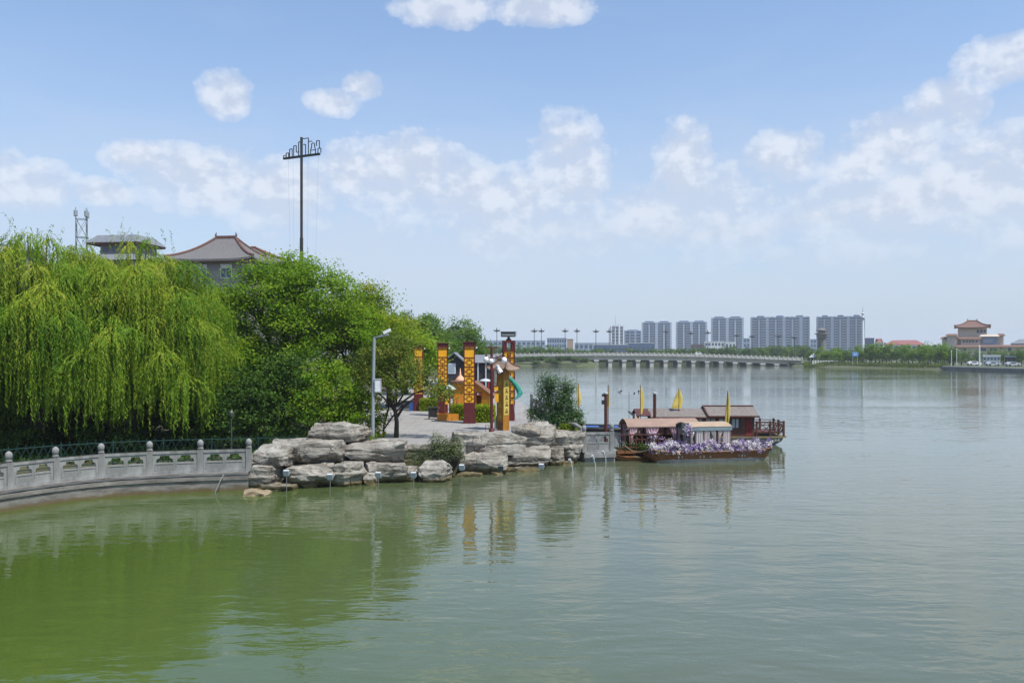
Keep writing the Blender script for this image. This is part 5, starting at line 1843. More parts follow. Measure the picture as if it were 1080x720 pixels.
# cabin: posts, sills, panes
CZ0, CZ1 = .62, 1.95
for (x0, x1) in ((-.35, 5.1),):
    MB().bb(x0, x1, -1.12, -1.06, CZ0, 1.20).bb(x0, x1, 1.06, 1.12, CZ0, 1.20).bb(x0, x1, -1.13, -1.05, 1.80, CZ1 - .01).bb(x0, x1, 1.05, 1.13, 1.80, CZ1 - .01).bb(x1 - .07, x1, -1.055, 1.055, CZ0, CZ1).build('cabin_wall', M['dark_wood'], tbt)
xw = [-.35, .25, .95, 1.65, 2.35, 3.05, 3.75, 4.3]
for i, x in enumerate(xw):
    for sy in (-1, 1):
        MB().bb(x, x + .09, sy * 1.09 - .05, sy * 1.09 + .05, 1.201, 1.799).build('window_post', M['dark_wood'], tbt)
for i in range(len(xw) - 1):
    x0, x1 = xw[i] + .095, xw[i + 1] - .005
    for sy in (-1, 1):
        f_ = MB().bb(x0, x0 + .05, sy * 1.09 - .025, sy * 1.09 + .025, 1.203, 1.797).bb(x1 - .05, x1, sy * 1.09 - .025, sy * 1.09 + .025, 1.203, 1.797).bb((x0 + x1) / 2 - .02, (x0 + x1) / 2 + .02, sy * 1.09 - .025, sy * 1.09 + .025, 1.203, 1.797).build('window', M['dark_wood'], tbt)
        MB().bb(x0 + .051, x1 - .051, sy * 1.09 - .006, sy * 1.09 + .006, 1.203, 1.797).build('pane', M['paleglass'], f_)
MB().bb(4.4, 5.09, -1.115, -1.065, 1.201, 1.799).build('panel', M['dark_wood'], tbt)
MB().bb(4.62, 4.95, -1.14, -1.122, .66, 1.75).build('door', M['redcloth'], tbt)
def gable_roof(mb, x0, x1, hw, z, rise, th=.06):
    pts = [(-hw, z - .08), (-hw * .55, z + rise * .30), (0, z + rise), (hw * .55, z + rise * .30), (hw, z - .08)]
    b = len(mb.v)
    for x in (x0, x1):
        for (y, zz) in pts:
            mb.v.append((x, y, zz))
        for (y, zz) in pts:
            mb.v.append((x, y, zz - th))
    for j in range(4):
        mb.f.append((b + j, b + j + 1, b + j + 11, b + j + 10))
        mb.f.append((b + 5 + j, b + 15 + j, b + 16 + j, b + 6 + j))
        for e in (0, 10):
            mb.f.append((b + e + j, b + e + 5 + j, b + e + 6 + j, b + e + j + 1))
    for j in (0, 4):
        mb.f.append((b + j, b + 10 + j, b + 15 + j, b + 5 + j))
    return mb
gable_roof(MB(), -.5, 3.0, 1.35, 2.0, .42).build('roof', M['boatroof'], tbt)
rf2 = gable_roof(MB(), 2.6, 5.3, 1.38, 2.08, .48).build('stern_roof', M['boatroof'], tbt)
tr_ = MB()
pts = [(-1.40, 2.0), (-.76, 2.24), (0, 2.60), (.76, 2.24), (1.40, 2.0)]
for i in range(4):
    tr_.bar((2.56, pts[i][0], pts[i][1]), (2.56, pts[i + 1][0], pts[i + 1][1]), .07, .1)
tr_.tube([(2.6, 0, 2.60), (5.32, 0, 2.60)], .05, 6)
tr_.build('barge_board', M['dark_wood'], rf2)
MB().bar((-.5, -1.36, 1.90), (3.0, -1.36, 1.90), .05, .10).bar((2.62, -1.40, 1.985), (5.3, -1.40, 1.985), .05, .10).bar((-.5, 1.36, 1.90), (3.0, 1.36, 1.90), .05, .10).build('eave_board', M['dark_wood'], tbt)
# bow porch
gable_roof(MB(), -1.25, -.45, 1.1, 2.10, .30).build('porch_roof', M['dark_wood'], tbt)
for sy in (-1, 1):
    MB().bb(-1.2, -1.1, sy * .95 - .05, sy * .95 + .05, .62, 2.04).build('porch_post', M['dark_wood'], tbt)
for i, (x, y, z) in enumerate(((-1.25, -1.15, 1.66), (.02, -1.42, 1.62))):
    q = MB().ball((x, y, z), .17, 10, .95).build('red_lantern', M['red'], tbt, smooth=True)
    MB().tube([(x, y, z + .15), (x, y, z + .30)], .015, 5).lathe([(.09, .15), (.09, .19)], 8, (x, y, z)).lathe([(.08, -.19), (.08, -.15)], 8, (x, y, z)).build('cap', M['gold'], q)
# stern rail with crossed slats
sr = MB()
def rail_run(p, q, posts=True):
    p, q = Vector(p), Vector(q)
    d = q - p
    n = max(1, round(d.length / .42))
    for zz in (.16, .80, .64):
        sr.bar(p + Vector((0, 0, zz)), q + Vector((0, 0, zz)), .05)
    for i in range(n):
        a, b_ = p + d * (i / n), p + d * ((i + 1) / n)
        sr.bar(a + Vector((0, 0, .18)), b_ + Vector((0, 0, .62)), .035)
        sr.bar(a + Vector((0, 0, .62)), b_ + Vector((0, 0, .18)), .035)
rail_run((5.15, -1.12, .75), (6.7, -.95, .75))
rail_run((6.7, -.95, .75), (6.7, .95, .75))
rail_run((5.15, 1.12, .75), (6.7, .95, .75))
sr.build('stern_rail', M['dark_wood'], tbt)
for (x, y) in ((5.2, -1.12), (6.7, -.95), (6.7, 0), (6.7, .95), (5.2, 1.12), (5.95, -1.04), (5.95, 1.04)):
    MB().bb(x - .05, x + .05, y - .05, y + .05, .621, 1.66).build('rail_post', M['dark_wood'], tbt)
MB().bb(5.2, 6.6, -.8, .8, .80, .88).build('stern_seat', M['dark_wood'], tbt)

for (a_, b_, lab) in (((5.02, 40.1, .95), (6.15, 38.95, .55), 'slack mooring rope from the landing to the flower boat'), ((6.28, 43.6, 1.3), (6.2, 46.6, .75), 'mooring rope from the red post to the tour boat')):
    pts = []
    for i in range(9):
        u = i / 8
        p = Vector(a_).lerp(Vector(b_), u)
        p.z -= .28 * math.sin(math.pi * u)
        pts.append(tuple(p))
    tag(MB().tube(pts, .016, 5).build('mooring_rope', M['peach']), lab, 'rope')

# low dark skiff behind the landing
sk_ = thing('dark_skiff', 'low dark skiff with blue seats behind the stone landing', 'boat', (4.3, 44.2, 0), -0.02)
zt = HC - (451 - 372) / FPX * 44.2
MB().tube([(-1.1, -.6, zt - .02), (1.6, -.6, zt - .04), (1.95, -.3, zt)], .12, 8).tube([(-1.1, .6, zt + .05), (1.6, .6, zt + .0), (1.95, .3, zt)], .12, 8).build('rim', M['black'], sk_, smooth=True)
hull_mesh(MB(), [(-1.1, .66, .45, zt - .02, -.1), (1.0, .66, .45, zt - .04, -.15), (1.9, .4, .2, zt - .02, .1)]).build('hull', M['lightgrey'], sk_)
MB().bb(-.6, .2, -.5, .5, zt - .01, zt + .08).bb(.6, 1.2, -.5, .5, zt - .01, zt + .08).build('seat', M['blue'], sk_)

# ------------------------------------------------------------------ tall mast with the skyline outline
Y0 = 70.0
p = at(318, 272, Y0)
zb_bar = HC + (372 - 164.8) / FPX * Y0
t = thing('skyline_mast', 'tall black mast carrying a crossbar with a skyline outline above the trees', 'mast', (p.x, Y0, 1.0), math.atan2(-1.7, 3.4))
hm = at(318, 145, Y0).z - 1.0
zb_ = zb_bar - 1.0
MB().tube([(0, 0, 0), (0, 0, hm * .62)], .14, 10).tube([(0, 0, hm * .62), (0, 0, hm)], .11, 10).build('mast', M['black'], t, smooth=True, auto=50)
MB().bb(-1.9, 1.9, -.07, .07, zb_ - .1, zb_ + .07).build('crossbar', M['black'], t)
sk = MB()
prof = [(-1.85, .35), (-1.6, .35), (-1.6, .65), (-1.2, .65), (-1.2, 1.15), (-.85, 1.15), (-.85, .5), (-.55, .5), (-.55, 1.6), (-.15, 1.6), (-.15, 0.2)]
def poly(mb, pts, r=.028):
    for a, b_ in zip(pts, pts[1:]):
        mb.bar((a[0], 0, zb_ + a[1] * .74), (b_[0], 0, zb_ + b_[1] * .74), r * 2)
poly(sk, [(-1.9, .1), (-1.9, .3), (-1.62, .3), (-1.62, .1)])
poly(sk, [(-1.62, .3), (-1.62, .55), (-1.36, .55), (-1.36, .1)])
poly(sk, [(-1.25, .1), (-1.25, .95), (-.98, .95), (-.98, .1)])
poly(sk, [(-.82, .1), (-.82, 1.25), (-.55, 1.25), (-.55, .5), (-.3, .5)])
poly(sk, [(-.3, .1), (-.3, 1.6), (.0, 1.6)])
poly(sk, [(.15, 1.9), (.72, 1.9), (.72, .1)])
poly(sk, [(.2, 1.25), (.42, 1.25), (.42, .1)])
poly(sk, [(.72, 1.5), (1.1, 1.5)])
poly(sk, [(.95, .1), (.95, .55), (1.05, .85), (1.05, 1.2), (1.2, 1.3), (1.35, 1.2), (1.35, .85), (1.45, .55), (1.45, .1)])
poly(sk, [(.95, .5), (1.45, .5)])
poly(sk, [(1.55, .9), (1.55, 1.45), (1.85, 1.45), (1.85, .6), (2.0, .6), (2.0, .1)])
poly(sk, [(1.7, .1), (1.7, .6), (2.0, .6)])
sk.build('skyline_outline', M['black'], t)
for (xx, xe) in ((-1.4, -1.1), (-.9, -.7), (.7, .55), (1.75, 1.3)):
    MB().tube([(xx, 0, zb_ - .1), (xe, 0, 6.5)], .007, 4).build('wire', M['lightgrey'], t)

# ------------------------------------------------------------------ buildings behind the willows
Y = 90.0
cx = at(238, 272, Y).x
zE = at(200, 273, Y).z
t = thing('pagoda_building', 'mauve-grey building with a large grey hipped Chinese roof behind the bright green tree', 'building', (cx - 1.3, Y + 4, 1.0), -0.12)
W, D_ = 9.6, 8.0
eh = zE - 1.0
MB().bb(-W / 2 + .7, W / 2 - .7, -D_ / 2 + .7, D_ / 2 - .7, 0, eh + .05).build('wall', M['mauvewall'], t)
rf = MB()
hips = curved_roof(rf, W, D_, 2.75, 2.2, .15, .3, 14, 10, .5, .22, eh)
ro = rf.build('roof', M['tile_grey'], t, smooth=True, auto=45)
rd = MB()
for hpts in hips:
    rd.tube([(q[0], q[1], q[2] + .06) for q in hpts], .14, 6)
rd.bb(-1.2, 1.2, -.12, .12, eh + 2.7, eh + 2.98)
rd.build('ridge', M['tile_red'], ro)
for sx in (-1, 1):
    MB().tube([(sx * 1.1, 0, eh + 2.8), (sx * 1.2, 0, eh + 3.1), (sx * 1.1, 0, eh + 3.35)], [.14, .11, .04], 7).build('ridge_ornament', M['tile_grey'], ro)
MB().bb(-W / 2 - .1, W / 2 + .1, -D_ / 2 - .12, -D_ / 2 - .1 + .12, eh - .32, eh - .19).build('eave_board', M['tile_red'], t)
wg = MB()
hips = curved_roof(wg, 12.4, 8.0, 2.2, 1.0, .1, .25, 14, 8, .62, .2, eh)
wg.v = [(x + .9, y + 4.4, z) for (x, y, z) in wg.v]
wr2 = wg.build('wing_roof', M['tile_grey'], t, smooth=True, auto=45)
rd = MB()
for hpts in hips:
    rd.tube([(q[0] + .9, q[1] + 4.4, q[2] + .03) for q in hpts], .12, 6)
rd.tube([(.3, 4.4, eh + 2.22), (1.5, 4.4, eh + 2.22)], .14, 6)
rd.build('ridge', M['tile_red'], wr2)
MB().bb(-4.0, 6.4, 3.32, 7.6, 0, eh + .03).build('wing', M['mauvewall'], t)
for k, xx in enumerate((-1.2, 1.6)):
    f_ = MB().bb(xx - .62, xx + .62, -D_ / 2 + .64, -D_ / 2 + .699, eh - 2.0, eh - .5).build('window', M['white'], t)
    MB().bb(xx - .55, xx - .03, -D_ / 2 + .62, -D_ / 2 + .639, eh - 1.92, eh - .95).bb(xx + .03, xx + .55, -D_ / 2 + .62, -D_ / 2 + .639, eh - 1.92, eh - .95).build('pane', M['glass'], f_)

Y = 102.0
t = thing('terraced_building', 'grey building with a flat-topped hipped pavilion roof and red eaves above the willows', 'building', (at(133, 260, Y).x, Y, 1.0), -0.15)
k = Y / FPX
zt, ze = at(0, 249.5, Y).z - 1, at(0, 258, Y).z - 1
rf = MB()
def frustum(mb, x0, x1, y0, y1, z0, i, z1):
    mb.add([(x0, y0, z0), (x1, y0, z0), (x1, y1, z0), (x0, y1, z0), (x0 + i, y0 + i, z1), (x1 - i, y0 + i, z1), (x1 - i, y1 - i, z1), (x0 + i, y1 - i, z1)],
           [(3, 2, 1, 0), (4, 5, 6, 7), (0, 1, 5, 4), (1, 2, 6, 5), (2, 3, 7, 6), (3, 0, 4, 7)])
frustum(rf, -32 * k, 28 * k, -2.5, 3.5, ze, .95, zt)
rf.build('pavilion_roof', M['slate'], t)
MB().bb(-32 * k + .1, 28 * k - .1, -2.4, 3.4, ze - .22, ze - .003).build('eaves', M['tile_red'], t)
MB().bb(-20 * k, 20 * k, -1.6, 2.8, ze - 1.4, ze - .223).build('pavilion_wall', M['mauvewall'], t)
for xx in (-14, -4, 6, 15):
    MB().bb(xx * k - .3, xx * k + .3, -1.66, -1.603, ze - 1.0, ze - .45).build('window', M['glass'], t)
rf = MB()
frustum(rf, -38 * k, 48 * k, -4.5, 6, ze - 2.3, 1.8, ze - 1.45)
rf.build('lower_roof', M['slate'], t)
MB().bb(-34 * k, 44 * k, -3.8, 5.5, 0, ze - 2.31).build('wall', M['mauvewall'], t)
MB().bb(8 * k, 10 * k, -1.9, -1.5, ze + .6, zt + .25).build('vent', M['lightgrey'], t)
for xx in (-24, -10, 6, 22, 36):
    MB().bb(xx * k - .5, xx * k + .5, -3.86, -3.803, ze - 4.2, ze - 3.0).build('window', M['glass'], t)

Y = 104.0
t = thing('grey_roofed_building', 'small curved grey roof with thin aerials at the left edge above the willows', 'building', (at(14, 265, Y).x, Y, 1.0), 0.1)
ze = at(0, 268, Y).z - 1
rf = MB()
k = Y / FPX
hips = curved_roof(rf, 52 * k, 5.0, 1.2, 26 * k, .1, .4, 12, 6, .5, .2, ze)
rf.build('roof', M['slate'], t, smooth=True, auto=45)
MB().bb(-24 * k, 24 * k, -2.2, 2.2, 0, ze + .02).build('wall', M['mauvewall'], t)
for xx, hh in ((-6, 1.8), (-2, 1.2), (2, 1.4), (5, 1.7)):
    MB().tube([(xx * k, 0, ze + 1), (xx * k, 0, ze + 1 + hh)], .05, 5).build('aerial', M['lightgrey'], t)
for xx in (-16, -4, 8):
    MB().bb(xx * k - .5, xx * k + .5, -2.26, -2.203, ze - 1.8, ze - .6).build('window', M['glass'], t)

Y = 112.0
t = thing('cell_tower', 'steel lattice cell tower with two antenna drums at the left above the willows', 'tower', (at(86, 262, Y).x, Y, 1.0), .35)
zt = at(0, 231, Y).z - 1
lt = MB()
w = .62
for sx in (-1, 1):
    for sy in (-1, 1):
        lt.bar((sx * w, sy * w, 0), (sx * w, sy * w, zt), .07)
nz = 9
for i in range(nz):
    z0, z1 = zt * i / nz, zt * (i + 1) / nz
    for k_ in range(4):
        Mx = Matrix.Rotation(k_ * math.pi / 2, 4, 'Z')
        a, b_ = Vector((-w, -w, 0)), Vector((w, -w, 0))
        a, b_ = Mx @ a, Mx @ b_
        lt.bar((a.x, a.y, z0), (b_.x, b_.y, z1), .035).bar((a.x, a.y, z1), (b_.x, b_.y, z0), .035).bar((a.x, a.y, z1 - .03), (b_.x, b_.y, z1 - .03), .07)
lt.build('frame', M['darkbox'], t)
for (x, y) in ((-w, -w), (w, w), (w, -w)):
    MB().tube([(x, y, zt), (x, y, zt + 1.4)], .04, 6).build('spike', M['darkbox'], t)
    MB().lathe([(.22, zt + .25), (.24, zt + .3), (.24, zt + 1.0), (.2, zt + 1.05)], 10, (x, y, 0)).build('antenna', M['steel'], t)

# ------------------------------------------------------------------ the bridge
def zrail(x):
    return float(np.interp(x, [-40, 0, 22, 37, 59, 81, 110, 125], [4.55, 4.65, 4.82, 5.0, 4.8, 4.3, 3.15, 2.6]))


BY = 333.0
br = thing('lake_bridge', 'long low pale concrete bridge with many piers crossing the far lake', 'bridge', (0, BY, 0))
xs = [-40 + i * 1.8 for i in range(86)]
dk, pr, ps, bm_ = MB(), MB(), MB(), MB()
for (y0, y1, zt_, zb, mbx) in ((-.6, 11, -.95, -1.40, dk), (.5, 10.3, -1.403, -2.7, bm_), (-.75, -.45, -.12, -.95, pr), (10.9, 11.2, -.12, -.95, pr), (-.85, -.35, -.0, -.12, pr)):
    b = len(mbx.v)
    for x in xs:
        z = zrail(x)
        mbx.v += [(x, y0, z + zb), (x, y0, z + zt_), (x, y1, z + zt_), (x, y1, z + zb)]
    for i in range(len(xs) - 1):
        a = b + 4 * i
        for k in range(4):
            k2 = (k + 1) % 4
            mbx.f.append((a + k, a + k2, a + 4 + k2, a + 4 + k))
    mbx.f.append((b, b + 1, b + 2, b + 3))
    e = b + 4 * (len(xs) - 1)
    mbx.f.append((e + 3, e + 2, e + 1, e))
dk.build('deck', M['concrete'], br)
bm_.build('beam', M['concrete'], br)
pr.build('parapet', M['concrete'], br)
for i, x in enumerate(xs):
    if i % 1 == 0:
        ps.bb(x - .16, x + .16, -.95, -.25, zrail(x) - .9, zrail(x) + .32)
ps.build('parapet_posts', M['concrete'], br)
for k in range(15):
    x = (629 + k * 14.6 - 540) / FPX * BY
    z = zrail(x) - 2.702
    m = MB().bb(x - .95, x + .95, -.55, 10.8, z - .5, z).bb(x - .7, x + .7, -.2, 10.4, -1.4, z - .502)
    m.build('pier', M['concrete'], br)


def bridge_lamp(label, px, ytop, Y, first=[None]):
    x = (px - 540) / FPX * Y
    z0 = zrail(x) - .9
    zt = HC + (372 - ytop) / FPX * Y
    if first[0] is None:
        t = thing('bridge_lamp', label, 'street lamp', (x, Y, z0), 0, 'lotus lamps along the bridge')
        H = 9.6
        MB().tube([(0, 0, 0), (0, 0, 1.2), (0, 0, H)], [.22, .15, .10], 8).build('pole', M['darkbox'], t)
        hd = MB()
        hd.lathe([(.15, H - .9), (.5, H - .5), (.55, H - .35), (.3, H - .1), (.1, H + .5), (.02, H + .9)], 10)
        for k in range(8):
            a = k * math.pi / 4
            hd.tube([(.2 * math.cos(a), .2 * math.sin(a), H - .75), (.9 * math.cos(a), .9 * math.sin(a), H - .55), (1.35 * math.cos(a), 1.35 * math.sin(a), H - .15)], [.14, .16, .10], 6)
        hd.build('lamp_head', M['darkbox'], t, smooth=True)
        first[0] = (t, kid_map(t), H)
    t, km, H = first[0]
    s = (zt - z0) / (H + .3)
    if t['label'] == label:
        t.scale = (1, 1, s)
        return t
    return copy_tree(t, km, (x, Y, z0), 0.2, label, (1, 1, s))


LAMPS = [(524, 346.5, 334, 'lotus lamp on the bridge approach just left of the projector box'), (563.5, 347, 334, 'left lamp of the close pair right of the projector column'),
         (571, 347, 343, 'right lamp of the close pair right of the projector column'), (596, 347, 334, 'bridge lamp in front of the pale end of the office block'),
         (608.5, 347, 343, 'bridge lamp right of the pale office block'), (628.5, 347.5, 334, 'bridge lamp left of the white tower with the antenna'), (642.5, 347.5, 343, 'bridge lamp right against the white tower with the antenna'),
         (702.5, 347.5, 334, 'bridge lamp before the right part of the first twin apartment tower'), (728.5, 349.5, 334, 'bridge lamp before the middle of the second twin apartment tower'), (746.5, 349, 343, 'bridge lamp in the gap beside the second twin tower'),
         (777, 352, 334, 'bridge lamp before the right part of the third apartment tower'), (793, 353, 343, 'bridge lamp at the left corner of the widest apartment block'), (821, 352.5, 334, 'left of two bridge lamps before the widest apartment block'),
         (838, 354, 343, 'right of two bridge lamps before the widest apartment block')]
for (px, yt, Y, lab) in LAMPS:
    bridge_lamp(lab, px, yt, Y)


def vehicle(name, label, cat, px, Y, L, W, H, mat, van=False):
    x = (px - 540) / FPX * Y
    t = thing(name, label, cat, (x, Y, zrail(x) - .94))
    prof = [(-L / 2, .35), (L / 2, .35), (L / 2, .85 if not van else 1.0), (L / 2 - .15, .95 if not van else H * .9), (L * .30, 1.0), (L * .12, H), (-L * .25, H), (-L * .40, 1.0), (-L / 2, .9)]
    if van:
        prof = [(-L / 2, .35), (L / 2, .35), (L / 2, 1.1), (L / 2 - .5, H * .92), (L / 2 - .8, H), (-L / 2 + .1, H), (-L / 2, H * .9)]
    MB().plate([prof], -W / 2, W / 2).build('body', M[mat], t)
    for sx in (-1, 1):
        for sy in (-1, 1):
            MB().tube([(sx * L * .32, sy * (W / 2 - .12), .33), (sx * L * .32, sy * (W / 2 + .03), .33)], .33, 12).build('wheel', M['black'], t)
    x0, x1 = (-L * .24, L * .12) if not van else (-L / 2 + .3, L / 2 - .9)
    MB().bb(x0, x1, -W / 2 - .012, -W / 2 - .002, H - .5 if not van else H * .58, H - .12 if not van else H * .88).build('window', M['glass'], t)
    return t


vehicle('dark_minibus', 'dark minibus driving on the bridge near the white tower', 'minibus', 654.5, 337, 5.0, 1.9, 2.6, 'darkbox', True)
vehicle('white_car', 'white car on the bridge below the second twin apartment tower', 'car', 737, 337, 3.6, 1.75, 1.75, 'white')

# embankment at the left end of the bridge
eb = MB()
prof = [(-40, 1.2), (-5, 2.2), (6, 2.5), (16, 2.6), (24, 2.5), (28, 2.2), (31, 1.6), (33.5, .4)]
b = len(eb.v)
for (x, z) in prof:
    eb.v += [(x, 320 + max(0, x - 10) * .35, -1), (x, 322.5 + max(0, x - 10) * .33, min(z, 1.0)), (x, 331.5, z), (x, 345, z), (x, 350, -1)]
for i in range(len(prof) - 1):
    for k in range(4):
        a = b + i * 5 + k
        eb.f.append((a, a + 1, a + 6, a + 5))
tag(eb.build('terrain', M['farsoil']), kind='structure')

# ------------------------------------------------------------------ towers and low buildings beyond the bridge
def tower(label, px0, px1, ytop, Y, cols, floors, wall='towerwall', bay='towerblue', crown=2, rz=0.0, dep=16, spire=False, name='apartment_tower', group='apartment towers across the lake'):
    k = Y / FPX
    th = math.atan(((px0 + px1) / 2 - 540) / FPX)
    W = (px1 - px0) * k * math.cos(th)
    rz -= th
    H = HC + (372 - ytop) * k - 1.1
    t = thing(name, label, 'tower', (((px0 + px1) / 2 - 540) * k, Y, 1.1), rz, group)
    Hb = H * .94
    MB().bb(-W / 2, W / 2, 0, dep, 0, Hb).build('wall', M[bay], t)
    pw = W / cols
    for i in range(cols + 1):
        x = -W / 2 + i * pw
        w = pw * (.11 if i % 2 else .19)
        hh = Hb * (1.0 if i % 2 == 0 else .96)
        MB().bb(max(-W / 2 - .4, x - w), min(W / 2 + .4, x + w), -1.0, -.003, 0, hh).build('pier', M[wall], t)
    fh = Hb / (floors + .6)
    wd = MB().bb(-pw * .30, pw * .30, -.5, -.006, 0, fh * .55)
    w0 = wd.build('window', M['glass'], t)
    sb = MB().bb(-pw * .27, pw * .27, -1.3, -.006, -.95, -.02).build('balcony', M['towermid'], w0)
    first = True
    for i in range(cols):
        for f in range(floors):
            loc = (-W / 2 + (i + .5) * pw, 0, fh * (f + .8))
            if first:
                w0.location = loc
                first = False
            else:
                c_ = w0.copy(); COL.objects.link(c_); c_.parent = t; c_.location = loc
                d_ = sb.copy(); COL.objects.link(d_); d_.parent = c_
    cw = W / crown
    cf = .62 if crown == 3 else 1.0
    for i in range(crown):
        x = -W / 2 + (i + .5) * cw
        r_ = MB()
        r_.bb(x - cw * .30 * cf, x + cw * .30 * cf, 1, dep - 1, Hb + .003, Hb + (H - Hb) * .6)
        frustum(r_, x - cw * .33 * cf, x + cw * .33 * cf, .4, dep - .4, Hb + (H - Hb) * .6 + .003, cw * .07, H)
        r_.bb(x - cw * .47, x - cw * .31, .3, 3, Hb + .003, Hb + (H - Hb) * .45).bb(x + cw * .31, x + cw * .47, .3, 3, Hb + .003, Hb + (H - Hb) * .45)
        r_.build('roof', M[bay], t)
    MB().bb(-W / 2 - .3, W / 2 + .3, -.9, -.5, Hb + .003, Hb + .9).build('cornice', M[wall], t)
    if spire:
        MB().tube([(-W * .1, 5, H), (-W * .1, 5, H + 10)], [.5, .1], 6).build('antenna', M['lightgrey'], t)
    return t


tower('white tower with a thin rooftop antenna, first from the left of the skyline', 644.5, 657.5, 342, 900, 3, 9, 'white', 'greywall', 1, 0.1, 14, True)
tower('short tower with a stepped domed top right of the white antenna tower', 658.5, 676, 347.5, 920, 3, 8, 'greywall', 'towerblue', 1)
tower('first twin-topped apartment tower, left one of a similar pair', 677, 708, 338.5, 980, 4, 13, crown=2)
tower('second twin-topped apartment tower, right one of a similar pair', 713, 745.5, 338, 1000, 4, 13, crown=2)
tower('third apartment tower, taller than the twin pair and left of the widest block', 750, 784, 333.5, 1000, 4, 15, crown=2)
tower('widest apartment block in the skyline, blue-grey with three roof crowns', 791.5, 853.5, 332.5, 1000, 7, 14, 'greywall', 'towerblue', 3)
tower('wide blue-grey apartment block beside the white needle mast', 861, 911.5, 332, 980, 6, 14, 'greywall', 'towerblue', 3, -.06)


def block(name, label, cat, px0, px1, ytop, Y, dep, wall, floors, cols, win='glass', roof=None, rh=0, rz=0.0, zb=1.1, fascia=None):
    k = Y / FPX
    th = math.atan(((px0 + px1) / 2 - 540) / FPX)
    W = (px1 - px0) * k * math.cos(th)
    rz -= th
    H = HC + (372 - ytop) * k - zb - rh
    t = thing(name, label, cat, (((px0 + px1) / 2 - 540) * k, Y, zb), rz)
    MB().bb(-W / 2, W / 2, 0, dep, 0, H).build('wall', M[wall], t)
    if floors:
        pw, fh = W / cols, H / floors
        w0 = MB().bb(-pw * .32, pw * .32, -.12, -.004, 0, fh * .5).build('window', M[win], t)
        first = True
        for i in range(cols):
            for f in range(floors):
                loc = (-W / 2 + (i + .5) * pw, 0, fh * (f + .28))
                if first:
                    w0.location = loc; first = False
                else:
                    c_ = w0.copy(); COL.objects.link(c_); c_.parent = t; c_.location = loc
    if roof:
        r_ = MB()
        frustum(r_, -W / 2 - .4, W / 2 + .4, -.4, dep + .4, H + .003, min(dep / 2, rh * 1.8), H + rh)
        r_.build('roof', M[roof], t)
    else:
        MB().bb(-W / 2 - .15, W / 2 + .15, -.15, dep + .15, H + .003, H + .5).build('parapet', M[fascia or wall], t)
    return t


block('office_block', 'pale five-storey office block with rows of windows behind the bridge', 'building', 577, 597.5, 357, 600, 12, 'greywall', 4, 8)
block('stair_tower', 'cream windowless end block joined to the right of the office block', 'building', 598, 604.5, 358, 600, 12, 'peach', 0, 1)
block('long_low_block', 'long low grey terrace far behind the bridge lamps on the left', 'building', 505, 575, 359.5, 760, 14, 'greywall', 3, 14)
block('low_warehouse', 'low pale warehouse left of the white antenna tower', 'building', 606, 645, 362, 760, 14, 'greywall', 2, 8)
block('white_roofed_hall', 'flat hall with a white roof edge under the white antenna tower', 'building', 626, 662, 363.5, 640, 16, 'towerblue', 1, 8, fascia='white')
block('blue_hall', 'low blue-grey hall below the domed-top tower', 'building', 663, 690, 362, 680, 14, 'towerblue', 1, 6, fascia='lightgrey')
block('white_lowrise', 'white low-rise block between the second and third tower', 'building', 743, 764, 360.5, 760, 12, 'white', 3, 6)
block('small_white_house', 'small white house below the third apartment tower', 'building', 765, 776, 361, 720, 10, 'white', 2, 3)
block('brick_house', 'small reddish house below the second twin tower', 'building', 729, 742, 364, 640, 10, 'tile_red', 2, 4)
block('grey_house', 'small grey block between the widest and the third tower', 'building', 784, 791, 357, 900, 10, 'greywall', 4, 2)
block('grey_block', 'narrow grey block in the gap left of the wide block by the needle mast', 'building', 854.5, 861, 358, 900, 10, 'greywall', 4, 2)
block('slate_house', 'grey-blue house right of the white needle mast', 'building', 912, 922, 357, 700, 10, 'towerblue', 3, 3)
block('red_roofed_house', 'small house with a pinkish red hip roof beside the long red roof', 'building', 923, 931, 357, 640, 10, 'white', 2, 2, roof='redroof', rh=3)
block('red_roofed_hall', 'long white hall with a red roof beyond the right shore trees', 'building', 932, 976, 358.5, 560, 14, 'white', 2, 9, roof='redroof', rh=3.2)

# far right pagoda-roofed hotel
Y = 320.0
k = Y / FPX
t = thing('pagoda_hotel', 'beige hotel crowned by an orange curved pagoda roof on the right shore', 'building', (at(1026, 380, Y).x, Y, 1.1), -0.495)
zz = lambda py: HC + (372 - py) * k - 1.1
X_ = lambda px: (px - 1026) * k * .88
ro = MB()
t_roof_h = zz(337.5) - zz(345)
cxr = X_(1025.5)
tw = MB()
tw.bb(X_(1010), X_(1041), 2, 11, 0, zz(345) + .1)
tw.build('pavilion', M['beigewall'], t)
m = MB()
hips = curved_roof(m, 33 * k * .88, 10, t_roof_h, 9 * k * .88, .9, .7, 14, 8, .45, .35, zz(345))
for i in range(len(m.v)):
    m.v[i] = (m.v[i][0] + cxr, m.v[i][1] + 6.5, m.v[i][2])
ro = m.build('pavilion_roof', M['tile_orange'], t, smooth=True, auto=45)
rd = MB()
for hpts in hips:
    rd.tube([(q[0] + cxr, q[1] + 6.5, q[2] + .1) for q in hpts], .2, 6)
rd.bb(cxr - 4.2 * k, cxr + 4.2 * k, 6.3, 6.7, zz(338), zz(337))
for sx in (-1, 1):
    rd.tube([(cxr + sx * 4.2 * k, 6.5, zz(338)), (cxr + sx * 4.5 * k, 6.5, zz(335.3))], [.25, .1], 6)
rd.build('ridge', M['tile_red'], ro)
for px in (1031.5, 1035, 1038.5):
    MB().bb(X_(px) - .4, X_(px) + .4, 1.9, 1.998, zz(351), zz(347.5)).build('window', M['glass'], t)
